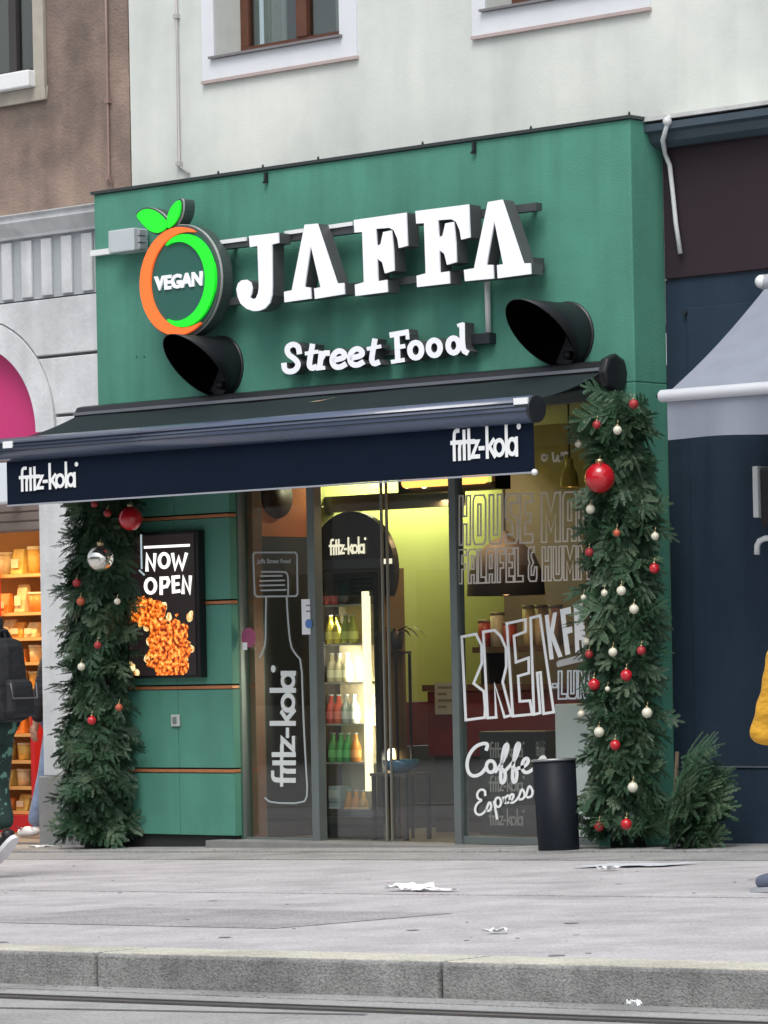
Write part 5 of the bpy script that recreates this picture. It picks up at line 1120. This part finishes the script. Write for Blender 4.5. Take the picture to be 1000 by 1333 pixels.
# stack of black crates with word marks behind the window, white cabinet beside it
wY = .42
for k, (y0, y1, lab) in enumerate(((1086, 1043, 'lowest'), (1042, 999, 'middle'), (998, 952, 'topmost'))):
    q0, q1 = P(625, y0, wY), P(711, y1, wY); z0c = max(q0.z, fl + .002)
    t = thing('bottle_crate', lab + ' black bottle crate of the stack behind the coffee lettering', 'crate', ((q0.x + q1.x) / 2, wY, z0c), 'black crates stacked behind the window')
    mb = MB(); mb.box(q0.x, q1.x, wY, wY + .3, z0c, q1.z); mb.build('body', mat('crate_black', (.018, .017, .02), .45), t, bevel=.006)
    mb = MB(); mb.box(q0.x - .004, q1.x + .004, wY - .006, wY, q1.z - .03, q1.z - .012); mb.build('rim', mat('crate_black', (1, 1, 1)), t)
    for (pa, pb, yb) in ((636, 681, y0 - 12), (697, 740, y0 - 14)):
        a, b_ = P(pa, yb, wY - .01), P(pb, yb, wY - .01); xr = min(b_.x, 9)
        if pb > 712: kola('wordmark', lambda p, k=0, a=a, b_=b_: Vector((a.x + (q1.x - a.x - .01) * p[0] / 70, wY - .0015 - .0002 * k, a.z + .10 * p[1] / 24)), mat('crate_mark', (.34, .32, .30), .6), t, 2.8)
        else: kola('wordmark', lambda p, k=0, a=a, b_=b_: Vector((a.x + (b_.x - a.x) * p[0] / 70, wY - .0015 - .0002 * k, a.z + .11 * p[1] / 24)), mat('crate_mark', (.34, .32, .30), .6), t, 2.8)
q0, q1 = P(719, 1090, .3), P(800, 916, .3); wc = thing('white_cabinet', 'white cabinet standing behind the window next to the black crates', 'cabinet', ((q0.x + q1.x) / 2, .35, fl))
mb = MB(); mb.box(q0.x, PX0 + .1, YW + .02, YW + .42, fl + .06, q1.z); mb.build('body', mat('cabinet_white', (.80, .82, .82), .4), wc, bevel=.006)
mb = MB(); mb.box(q0.x + .02, PX0 + .08, YW + .04, YW + .4, fl, fl + .058); mb.build('plinth', fb, wc)
# shelf with red tins, red pendant shade and amber pendant on the right
hY = 1.5; q0, q1 = P(615, 850, hY), P(770, 842, hY); sh_t = thing('wall_shelf', 'dark wooden shelf with tins behind the BREAKFAST lettering', 'shelf', (q0.x, hY, q0.z))
mb = MB(); mb.box(q0.x, q1.x + .5, hY, hY + .28, q0.z, q0.z + .04); mb.build('board', mat('shelf_wood', (.07, .04, .025), .6, .3, 8), sh_t)
for s in (.05, 1.2):
    mb = MB(); mb.box(q0.x + s, q0.x + s + .03, hY + .03, hY + .27, fl, q0.z - .001); mb.build('upright', fb, sh_t)
for i, (px_, col, h) in enumerate(((632, (.28, .03, .03), .17), (648, (.42, .38, .30), .22), (664, (.30, .05, .04), .15), (690, (.46, .38, .20), .26), (706, (.40, .32, .22), .26), (724, (.35, .18, .12), .26))):
    x = X(px_, hY + .1, 830); t = thing('tin', ['dark red tin on the left of the wooden shelf', 'pale tin left of the red one on the wooden shelf', 'low red tin in the middle of the wooden shelf', 'first tall beige tin on the wooden shelf', 'second tall beige tin on the wooden shelf', 'tall brownish tin on the right of the wooden shelf'][i], 'tin', (x, hY + .1, q0.z + .041), 'tins on the wooden shelf')
    mb = MB(); mb.lathe((x, hY + .1, q0.z + .041), [(.05, 0), (.05, h)], 16); mb.build('body', mat('tin_%d' % i, col, .4), t)
    mb = MB(); mb.lathe((x, hY + .1, q0.z + .042 + h), [(.052, 0), (.052, .02)], 16); mb.build('lid', mat('tin_lid', (.25, .22, .18), .35, metal=.5), t)
def pendant(px_, py_, Y, r_, h, m, label, glow):
    c = P(px_, py_, Y); t = thing('pendant_lamp', label, 'lamp', c)
    mb = MB(); mb.lathe(c, [(r_, 0), (r_ * .96, h * .35), (r_ * .75, h * .7), (r_ * .4, h * .92), (.03, h), (.02, h + .04)], 28, cap=False); mb.build('shade', m, t)
    mb = MB(); mb.tube([(c.x, c.y, c.z + h + .03), (c.x, c.y, IZ)], .006, 6); mb.build('cord', black_metal, t)
    mb = MB(); mb.ball((c.x, c.y, c.z + h * .15), min(.06, r_ * .4), 12, 8); mb.build('bulb', mat('bulb_' + str(glow), (1, .6, .3), .4, emit=(1, .55, .2), estr=glow), t)
pendant(659, 775, 1.2, .27, .40, mat('shade_dark', (.018, .010, .009), .7), 'dark dome pendant lamp with warm bulb behind the FALAFEL lettering', 1.6)
pendant(742, 634, .7, .06, .15, mat('shade_amber', (.55, .35, .06), .35), 'small amber bell pendant lamp at the right of the window', 1.2)
area('pendant_light', P(659, 790, 1.2), (0, 0, 0), .2, .2, 1.2, (1, .6, .3))

# ------------------------------------------------------------------ the lit snack shop behind the left arch
cy0, cy1 = YW + .36, 2.6
cfl = gz(-4) + .03; cx0, cx1 = acx - 3.0, bx1 - .25
cr_ = thing('snack_shop_room', 'warm lit snack shop interior behind the arched opening', 'room', (acx, cy0, cfl)); amber_w = mat('amber_wall', (.55, .33, .14), .8, .1, 4)
mb = MB(); mb.box(cx0, cx1, cy1, cy1 + .1, cfl - .2, zl1); mb.build('back_wall', amber_w, cr_)
mb = MB(); mb.box(cx1, cx1 + .08, cy0, cy1 + .1, cfl - .2, zl1); mb.build('side_wall', amber_w, cr_)
mb = MB(); mb.box(cx0 - .08, cx0, cy0, cy1 + .1, cfl - .2, zl1); mb.build('side_wall', amber_w, cr_)
mb = MB(); mb.box(cx0, cx1, cy0, cy1 + .1, zl1 + .004, zl1 + .1); mb.build('ceiling', white_plastic, cr_)
mb = MB(); mb.box(cx0, cx1, YW + .06, cy1, cfl - .2, cfl); mb.build('floor', mat('tile_grey', (.20, .19, .18), .6, .2, 5), cr_)
for i in range(3):
    x = acx + .9 - i * 1.3
    mb = MB(); mb.box(x - .3, x + .3, 1.2, 1.3, zl1 - .03, zl1 + .003); o = mb.build('lamp_strip', mat('strip_amber', (1, .8, .5), .4, emit=(1, .75, .4), estr=3), cr_)
    area('strip_light', (x, 1.1, zl1 - .05), (math.radians(-22), 0, 0), .7, .12, 26, (1, .62, .26), cr_)
SYs = 1.55; su0, su1 = X(-70, SYs, 900), min(cx1 - .02, X(72, SYs, 900))
su = thing('snack_shelves', 'warm lit shelving full of snack tubs in the shop behind the stone pillar', 'shelving', ((su0 + su1) / 2, SYs, cfl))
mb = MB(); mb.box(su0, su1, SYs + .32, SYs + .34, cfl, Zh(690, 30, SYs)); mb.build('back_panel', mat('shelf_back', (.42, .22, .08), .7, .1, 5), su)
ly = [747, 797, 830, 862, 893, 955, 990, 1024, 1056]; lz_ = [Zh(y, 30, SYs) for y in ly]
for z in lz_:
    mb = MB(); mb.box(su0, su1, SYs, SYs + .31, z - .025, z); mb.build('shelf', mat('shelf_amber', (.66, .42, .18), .5), su)
for px_ in (-30, 1.5):
    x = X(px_, SYs, 900); mb = MB(); mb.box(x - .03, x + .02, SYs - .05, SYs - .003, cfl + .02, Zh(690, 2, SYs)); mb.build('upright', red_paint, su)
x = X(43, SYs - .2, 1000); mb = MB(); mb.box(x - .022, x + .022, SYs - .2, SYs - .01, cfl + .02, Zh(915, 43, SYs)); mb.build('upright', red_paint, su)
mb = MB(); mb.box(su0, su1, SYs - .06, SYs + .3, cfl, lz_[-1] - .03); mb.build('base', red_paint, su)
rr = random.Random(12); nm = ['top', 'second', 'third', 'fourth', 'fifth', 'sixth', 'seventh', 'eighth', 'lowest']
cols_ = [('amber', (.75, .42, .10)), ('orange', (.72, .25, .05)), ('yellow', (.80, .58, .16)), ('cream', (.78, .62, .36)), ('brown', (.30, .15, .06))]
for k, z in enumerate(lz_):
    hmax = ((lz_[k - 1] - .03) if k else Zh(700, 30, SYs)) - z
    for j, px_ in enumerate((13, 31, 49)):
        ci = rr.randrange(5); cn, cc_ = cols_[ci]; hh = hmax * rr.uniform(.55, .88); ww = rr.uniform(.055, .075); x = X(px_ + rr.uniform(-3, 3), SYs + .1, 900)
        tub = rr.random() < .5; kind = 'tub' if tub else 'packet'
        t = thing('snack_' + kind, f"{cn} snack {kind} {('at the left', 'in the middle', 'at the right')[j]} of the {nm[k]} shelf in the warm lit shop", kind, (x, SYs + .1, z), 'snacks on the shelves')
        m_ = mat('snack_' + cn, cc_, .45, .25, 14); mb = MB()
        if tub:
            mb.lathe((x, SYs + .1, z + .001), [(ww * .85, 0), (ww, hh * .85)], 14); mb.build('body', m_, t)
            mb = MB(); mb.lathe((x, SYs + .1, z + .002 + hh * .85), [(ww * 1.05, 0), (ww * 1.05, hh * .13)], 14); mb.build('lid', mat('lid_cream', (.7, .6, .42), .5), t)
        else:
            a = rr.uniform(-.015, .015); mb.hexa([(x - ww, SYs + .04, z + .001), (x + ww, SYs + .04, z + .001), (x + ww, SYs + .16, z + .001), (x - ww, SYs + .16, z + .001)], [(x - ww * .92 + a, SYs + .085, z + hh), (x + ww * .92 + a, SYs + .085, z + hh), (x + ww * .92 + a, SYs + .115, z + hh), (x - ww * .92 + a, SYs + .115, z + hh)]); mb.build('bag', m_, t, bevel=.006)
            mb = MB(); mb.box(x - ww * .6, x + ww * .6, SYs + .028, SYs + .034, z + hh * .25, z + hh * .6) ; mb.build('label', mat('snack_label', (.8, .7, .5), .5), t)

# ------------------------------------------------------------------ people
skin_m = mat('skin', (.50, .30, .22), .55, .06, 12)
def skinned(name, J, E, m, parent, sub=2):
    """one continuous surface grown round a skeleton; J: joint -> (position, radius x, radius y)"""
    bm = bmesh.new(); lay = bm.verts.layers.skin.verify(); V = {}
    for i, (k, (p, rx, ry)) in enumerate(J.items()):
        v = bm.verts.new(p); v[lay].radius = (rx, ry); v[lay].use_root = (i == 0); V[k] = v
    for a, b_ in E: bm.edges.new((V[a], V[b_]))
    me = bpy.data.meshes.new(name); bm.to_mesh(me); bm.free(); me.materials.append(m)
    o = bpy.data.objects.new(name, me); COL.objects.link(o); attach(o, parent)
    s = o.modifiers.new('skin', 'SKIN'); s.use_smooth_shade = True; s.branch_smoothing = .4
    sb = o.modifiers.new('sub', 'SUBSURF'); sb.levels = sub; sb.render_levels = sub
    return o
def person(label, base, heading, H, pose, mats, coat_len=.80, hair_len=0, cuff=0, slv=1.0):
    """pose: joint -> (forward, left, up) in metres for a 1.72 m figure; heading = unit vector walked along"""
    f = Vector(heading).normalized(); l = Vector((0, 0, 1)).cross(f); k = H / 1.72
    t = thing('person', label, 'person', base)
    W = lambda p: Vector(base) + (f * p[0] + l * p[1] + Vector((0, 0, 1)) * p[2]) * k
    R = lambda r: r * k
    J = {n: W(p) for n, p in pose.items()}
    def jj(spec): return {n: (J[n], R(r[0]), R(r[1])) for n, r in spec.items()}
    legs = ['hipL', 'kneeL', 'ankL', 'hipR', 'kneeR', 'ankR']
    body = jj({'pelvis': (.13, .11), 'spine': (.12, .10), 'chest': (.13, .11), 'neck': (.052, .052), 'jaw': (.062, .058), 'head': (.08, .092), 'crown': (.066, .075), 'shL': (.05, .05), 'elL': (.038, .038), 'wrL': (.026, .026), 'paL': (.036, .018), 'shR': (.05, .05), 'elR': (.038, .038), 'wrR': (.026, .026), 'paR': (.036, .018),
               'hipL': (.085, .085), 'kneeL': (.055, .055), 'ankL': (.038, .038), 'hipR': (.085, .085), 'kneeR': (.055, .055), 'ankR': (.038, .038)})
    E = [('pelvis', 'spine'), ('spine', 'chest'), ('chest', 'neck'), ('neck', 'jaw'), ('jaw', 'head'), ('head', 'crown'), ('chest', 'shL'), ('shL', 'elL'), ('elL', 'wrL'), ('wrL', 'paL'), ('chest', 'shR'), ('shR', 'elR'), ('elR', 'wrR'), ('wrR', 'paR'),
         ('pelvis', 'hipL'), ('hipL', 'kneeL'), ('kneeL', 'ankL'), ('pelvis', 'hipR'), ('hipR', 'kneeR'), ('kneeR', 'ankR')]
    for s in 'LR':                                          # five fingers rooted in each palm
        w_, p_ = J['wr' + s], J['pa' + s]; d = (p_ - w_).normalized(); across = f * 1.0; across = (across - d * across.dot(d)).normalized(); inn = l * (-1 if s == 'L' else 1)
        for q, (off, ln) in enumerate(((.026, .075), (.009, .085), (-.009, .08), (-.026, .062))):
            a = p_ + across * R(off); b_ = a + d * R(ln * .55) + inn * R(.012); c_ = a + d * R(ln * .9) + inn * R(.034)
            for nme, pt, rr_ in (('a', a, .0105), ('b', b_, .0092), ('c', c_, .0075)): body[f'f{s}{q}{nme}'] = (pt, R(rr_), R(rr_))
            E += [('pa' + s, f'f{s}{q}a'), (f'f{s}{q}a', f'f{s}{q}b'), (f'f{s}{q}b', f'f{s}{q}c')]
        a = w_.lerp(p_, .55) + across * R(.034); b_ = a + across * R(.02) + d * R(.03) + inn * R(.012); c_ = b_ + d * R(.028) + inn * R(.008)
        for nme, pt, rr_ in (('a', a, .0125), ('b', b_, .011), ('c', c_, .0085)): body[f'f{s}t{nme}'] = (pt, R(rr_), R(rr_))
        E += [('wr' + s, f'f{s}ta'), (f'f{s}ta', f'f{s}tb'), (f'f{s}tb', f'f{s}tc')]
    skinned('body', body, E, mats['skin'], t)
    # face
    hd = J['head']; side = l
    for s in (-1, 1):
        mb = MB(); mb.ball(hd + f * R(.082) + l * R(.032) * s + Vector((0, 0, R(.01))), R(.012), 10, 8); mb.build('eye', mat('eye_dark', (.03, .025, .02), .2), t)
        mb = MB(); mb.ball(hd + l * R(.083) * s + f * R(-.004), R(.03), 10, 8, (.7, .4, 1)); mb.build('ear', mats['skin'], t)
    mb = MB(); c = hd + f * R(.096) + Vector((0, 0, R(-.018))); mb.hexa([c - l * R(.017) - Vector((0, 0, R(.018))) - f * R(.02), c + l * R(.017) - Vector((0, 0, R(.018))) - f * R(.02), c + l * R(.012) - Vector((0, 0, R(.015))) + f * R(.016), c - l * R(.012) - Vector((0, 0, R(.015))) + f * R(.016)],
        [c - l * R(.008) + Vector((0, 0, R(.035))) - f * R(.02), c + l * R(.008) + Vector((0, 0, R(.035))) - f * R(.02), c + l * R(.005) + Vector((0, 0, R(.03))) - f * R(.008), c - l * R(.005) + Vector((0, 0, R(.03))) - f * R(.008)]); mb.build('nose', mats['skin'], t, bevel=R(.005))
    mb = MB(); c = hd + f * R(.083) - Vector((0, 0, R(.058))); mb.ball(c, R(.02), 10, 6, (.6, 1.0, .3)); mb.build('mouth', mat('lip', (.36, .13, .11), .5), t)
    hr_ = {'h0': (hd - f * R(.018) + Vector((0, 0, R(.035))), R(.095), R(.10)), 'h1': (J['crown'] - f * R(.014) + Vector((0, 0, R(.012))), R(.078), R(.085)), 'h2': (hd - f * R(.05) - Vector((0, 0, R(.06 + hair_len))), R(.06), R(.06))}
    skinned('hair', hr_, [('h0', 'h1'), ('h0', 'h2')], mats['hair'], t)
    # trousers, jacket, shoes
    tr = jj({'pelvis': (.155, .135), 'hipL': (.105, .105), 'kneeL': (.078, .078), 'ankL': (.066, .066), 'hipR': (.105, .105), 'kneeR': (.078, .078), 'ankR': (.066, .066)})
    skinned('trousers', tr, [('pelvis', 'hipL'), ('hipL', 'kneeL'), ('kneeL', 'ankL'), ('pelvis', 'hipR'), ('hipR', 'kneeR'), ('kneeR', 'ankR')], mats['trousers'], t)
    J['hem'] = W((pose['pelvis'][0] - .01, 0, coat_len)); 
    for s in 'LR': J['cuff' + s] = J['elL' if s == 'L' else 'elR'].lerp(J['wr' + s], .97 if cuff < 1 else cuff)
    jk = jj({'chest': (.175, .145), 'spine': (.17, .145), 'pelvis': (.175, .155), 'hem': (.18, .16), 'neck': (.082, .08), 'shL': (.088 * slv, .085 * slv), 'elL': (.074 * slv, .074 * slv), 'cuffL': (.056 * slv, .056 * slv), 'shR': (.088, .085), 'elR': (.074, .074), 'cuffR': (.056, .056)})
    ej = [('shL', 'elL'), ('elL', 'cuffL')]
    if slv > 1:                                             # quilted sleeve: padded rings between the seams
        ej = []; last = 'shL'
        for nm_, a_, c_ in (('u', 'shL', 'elL'), ('d', 'elL', 'cuffL')):
            for q_ in range(1, 7):
                t_ = q_ / 6; rad = (jk[a_][1] * (1 - t_) + jk[c_][1] * t_) * (1.10 if q_ % 2 else .84); key = c_ if q_ == 6 else f'{nm_}{q_}'
                jk[key] = (J[a_].lerp(J[c_], t_), rad, rad); ej.append((last, key)); last = key
    skinned('jacket', jk, ej + [('chest', 'spine'), ('spine', 'pelvis'), ('pelvis', 'hem'), ('chest', 'neck'), ('chest', 'shL'), ('chest', 'shR'), ('shR', 'elR'), ('elR', 'cuffR')], mats['jacket'], t)
    if 'hood' in mats:
        hc = J['neck'] - f * R(.075) + Vector((0, 0, R(.0))); mb = MB(); mb.ball(hc, R(.12), 16, 10, (.8, 1.0, .72)); mb.build('hood', mats['hood'], t)
    for s in 'LR':
        a, toe = J['ank' + s], J['toe' + s]; dd = (toe - a); heel = a - dd * .28; heel.z = a.z + (toe.z - a.z) * (.85 if dd.z < -.02 else 1)
        heel = a - f * R(.05) + Vector((0, 0, (toe.z - a.z) * .75)) if 'heel' + s not in J else J['heel' + s]
        sj = {'a': (a + Vector((0, 0, R(.01))), R(.05), R(.05)), 'h': (heel, R(.042), R(.042)), 'm': (heel.lerp(toe, .6) + Vector((0, 0, R(.012))), R(.046), R(.044)), 't': (toe, R(.042), R(.034))}
        o = skinned('shoe', sj, [('h', 'a'), ('h', 'm'), ('m', 't')], mats['shoe' + s], t)
        if 'sole' + s in mats:
            dn = Vector((0, 0, -R(.038))); ax3 = (toe - heel).normalized(); up3 = l.cross(ax3) if l.cross(ax3).z > 0 else ax3.cross(l)
            mb = MB(); n = 14; ctr = heel.lerp(toe, .5); hl = (toe - heel).length / 2 + R(.042)
            ring0 = [ctr + ax3 * hl * math.cos(2 * math.pi * i / n) + l * R(.046) * math.copysign(abs(math.sin(2 * math.pi * i / n)) ** .7, math.sin(2 * math.pi * i / n)) - up3 * R(.044) for i in range(n)]
            mb.prism(ring0, up3 * R(.024)); mb.build('sole', mats['sole' + s], o)
    return t, J, W, k
coat = mat('coat_navy', (.014, .016, .024), .75, .3, 8, 1.0, 10, stretch=(1, 1, 2.2)); leaf_tr = None
def pattern(name, base, spot):
    M = bpy.data.materials.new(name); M.use_nodes = True; N, L = M.node_tree.nodes, M.node_tree.links; b = N['Principled BSDF']; b.inputs['Roughness'].default_value = .85
    tc = N.new('ShaderNodeTexCoord'); v = N.new('ShaderNodeTexNoise'); v.inputs['Scale'].default_value = 16; v.inputs['Detail'].default_value = 3; L.new(tc.outputs['Object'], v.inputs['Vector'])
    r = N.new('ShaderNodeValToRGB'); r.color_ramp.interpolation = 'CONSTANT'; r.color_ramp.elements[0].color = (*base, 1); r.color_ramp.elements[1].position = .58; r.color_ramp.elements[1].color = (*spot, 1)
    L.new(v.outputs['Fac'], r.inputs[0]); L.new(r.outputs[0], b.inputs['Base Color']); MATS[name] = M; return M
green_tr = pattern('leaf_print', (.012, .035, .03), (.12, .26, .20))
white_sh = mat('shoe_white', (.75, .76, .78), .5); black_sh = mat('shoe_black', (.014, .014, .016), .5); pink_sh = mat('shoe_salmon', (.62, .20, .15), .6); hair_m = mat('hair_dark', (.03, .02, .015), .6, .3, 30)
HD = (-1, 0, 0)
b1 = PG(-14, 1144)
pose1 = {'pelvis': (0, 0, .96), 'spine': (.02, 0, 1.14), 'chest': (.05, 0, 1.32), 'neck': (.07, 0, 1.47), 'jaw': (.105, 0, 1.53), 'head': (.11, 0, 1.60), 'crown': (.105, 0, 1.67),
         'shL': (.02, .17, 1.40), 'elL': (-.02, .24, 1.12), 'wrL': (.14, .23, .93), 'paL': (.18, .22, .86), 'shR': (.05, -.17, 1.40), 'elR': (.02, -.24, 1.12), 'wrR': (.20, -.20, .96), 'paR': (.25, -.19, .90),
         'hipL': (.01, .09, .90), 'kneeL': (.06, .09, .49), 'ankL': (-.06, .09, .09), 'toeL': (.09, .10, .035), 'hipR': (-.01, -.09, .90), 'kneeR': (.04, -.10, .50), 'ankR': (-.04, -.10, .27), 'toeR': (.05, -.10, .13), 'heelR': (-.07, -.10, .24)}
p1, J1, W1, k1 = person('person in navy hooded coat and leaf patterned trousers walking past the lit snack shop', b1, HD, 1.75, pose1,
    dict(skin=skin_m, hair=hair_m, jacket=coat, hood=coat, trousers=green_tr, shoeL=pink_sh, shoeR=black_sh, soleR=white_sh), .86)
bpk = thing('backpack', 'black backpack worn by the person in the navy coat', 'backpack', W1((-.2, 0, 1.1)))
c = W1((-.22, 0, 1.16)); mb = MB()
mb.hexa([c + Vector(v) for v in ((-.10, -.15, -.25), (.06, -.14, -.27), (.06, .14, -.27), (-.10, .15, -.25))], [c + Vector(v) for v in ((-.12, -.13, .22), (.02, -.11, .25), (.02, .11, .25), (-.12, .13, .22))]); mb.build('bag', mat('pack_black', (.010, .011, .014), .75, .3, 10, .8, 14), bpk, bevel=.075)
mb = MB(); mb.hexa([c + Vector(v) for v in ((.04, -.11, -.24), (.11, -.10, -.22), (.11, .10, -.22), (.04, .11, -.24))], [c + Vector(v) for v in ((.04, -.10, .0), (.10, -.09, -.02), (.10, .09, -.02), (.04, .10, .0))]); mb.build('pocket', mat('pack_black', (1, 1, 1)), bpk, bevel=.03)
MB().tube([c + Vector(v) for v in ((.105, -.10, -.03), (.118, -.095, -.12), (.118, .095, -.12), (.105, .10, -.03))], .005, 6).build('zip', mat('zip_grey', (.12, .12, .13), .4), bpk)
MB().tube([c + Vector(v) for v in ((-.06, -.04, .235), (-.06, -.03, .275), (-.06, .03, .275), (-.06, .04, .235))], .01, 8).build('grab_handle', mat('pack_black', (1, 1, 1)), bpk)
for s in (-.1, .1): MB().tube([c + Vector((-.10, s, .20)), c + Vector((-.2, s * 1.15, .26)), c + Vector((-.33, s * 1.2, .15)), c + Vector((-.33, s * 1.2, -.02)), c + Vector((-.12, s * 1.3, -.2))], .018, 8).build('strap', mat('pack_black', (1, 1, 1)), bpk)
# person stepping into the snack shop, mostly hidden by the pillar
b2 = Vector((X(88, .98, 1000), .98, cfl)); den = mat('denim_blue', (.22, .30, .46), .85, .3, 9, .9, 12)
pose2 = {'pelvis': (0, 0, .93), 'spine': (.0, 0, 1.12), 'chest': (.01, 0, 1.30), 'neck': (.02, 0, 1.45), 'jaw': (.05, 0, 1.51), 'head': (.06, 0, 1.58), 'crown': (.055, 0, 1.65),
         'shL': (0, .17, 1.38), 'elL': (.02, .23, 1.10), 'wrL': (.10, .22, .88), 'paL': (.13, .22, .81), 'shR': (0, -.17, 1.38), 'elR': (-.03, -.23, 1.10), 'wrR': (.02, -.22, .86), 'paR': (.04, -.22, .79),
         'hipL': (.01, .09, .88), 'kneeL': (.13, .09, .50), 'ankL': (.29, .09, .085), 'toeL': (.45, .10, .035), 'hipR': (-.01, -.09, .88), 'kneeR': (-.05, -.10, .48), 'ankR': (-.22, -.10, .12), 'toeR': (-.08, -.10, .035)}
p2, J2, W2, k2 = person('person in pale jeans and white sneakers half hidden behind the stone pillar', b2, HD, 1.70, pose2, dict(skin=skin_m, hair=hair_m, jacket=coat, trousers=den, shoeL=white_sh, shoeR=white_sh), .80)
a = W2((.37, .145, .075)); MB().prism([a + Vector(v) for v in ((.03, 0, .015), (-.01, -.003, -.012), (-.07, -.004, .02), (-.01, -.003, .0))], (0, .004, 0)).build('swoosh', mat('print_navy', (.03, .04, .09), .5), [o for o in p2.children if o.name.startswith('shoe')][0])
# person in the yellow jacket at the right edge
b3 = PG(1106, 1161); yel = mat('yellow_jacket', (.74, .38, .025), .75, .2, 9, 1.0, 9, stretch=(1, 1, 2.2))
pose3 = {'pelvis': (0, 0, .94), 'spine': (.02, 0, 1.12), 'chest': (.03, 0, 1.29), 'neck': (.05, 0, 1.44), 'jaw': (.085, 0, 1.50), 'head': (.09, 0, 1.57), 'crown': (.085, 0, 1.64),
         'shL': (.12, .17, 1.35), 'elL': (.21, .23, 1.06), 'wrL': (.29, .22, .86), 'paL': (.295, .20, .83), 'shR': (.0, -.17, 1.37), 'elR': (-.12, -.23, 1.10), 'wrR': (-.16, -.21, .86), 'paR': (-.17, -.20, .79),
         'hipL': (.0, .09, .89), 'kneeL': (.20, .09, .49), 'ankL': (.31, .09, .085), 'toeL': (.47, .10, .035), 'hipR': (.0, -.09, .89), 'kneeR': (-.06, -.10, .47), 'ankR': (-.34, -.10, .15), 'toeR': (-.22, -.10, .045)}
p3, J3, W3, k3 = person('person in a bright yellow jacket and grey shoes stepping into frame', b3, HD, 1.66, pose3, dict(skin=skin_m, hair=hair_m, jacket=yel, trousers=mat('trousers_navy', (.02, .025, .04), .8, .2, 10), shoeL=mat('shoe_slate', (.09, .11, .16), .6), shoeR=mat('shoe_slate', (1, 1, 1)), soleL=mat('sole_grey', (.35, .37, .40), .7)), .84, .1, 1.75, 1.3)

# ------------------------------------------------------------------ the far side of the street, which the shop glass mirrors
oy = -44.0
ob = thing('opposite_building', 'pale plastered building across the street with dark shop windows', 'building', (-20, oy, -.2))
ops = mat('opposite_plaster', (.34, .32, .29), .9, .15, .8); opd = mat('opposite_glass', (.03, .035, .04), .15)
mb = MB(); mb.box(-75, 35, oy - 9, oy, -3, 13); mb.build('wall', ops, ob)
mb = MB(); mb.box(-75.3, 35.3, oy - 9.2, oy + .4, 13.002, 13.5); mb.build('cornice', trim_white, ob)
wm = MB(); wm.box(-.75, .75, 0, .06, 0, 2.1); w0 = wm.build('window', opd, ob); sm_ = MB(); sm_.box(-1.9, 1.9, 0, .08, 0, 3.0); s0 = sm_.build('shop_window', opd, ob)
for i in range(22):
    for k in range(2):
        o = w0.copy(); COL.objects.link(o); o.location = (-72 + i * 5 + 20, .0, 5.2 + k * 3.6 + .2)
    o = s0.copy(); COL.objects.link(o); o.location = (-72 + i * 5 + 20, .0, .5)
bpy.data.objects.remove(w0); bpy.data.objects.remove(s0)
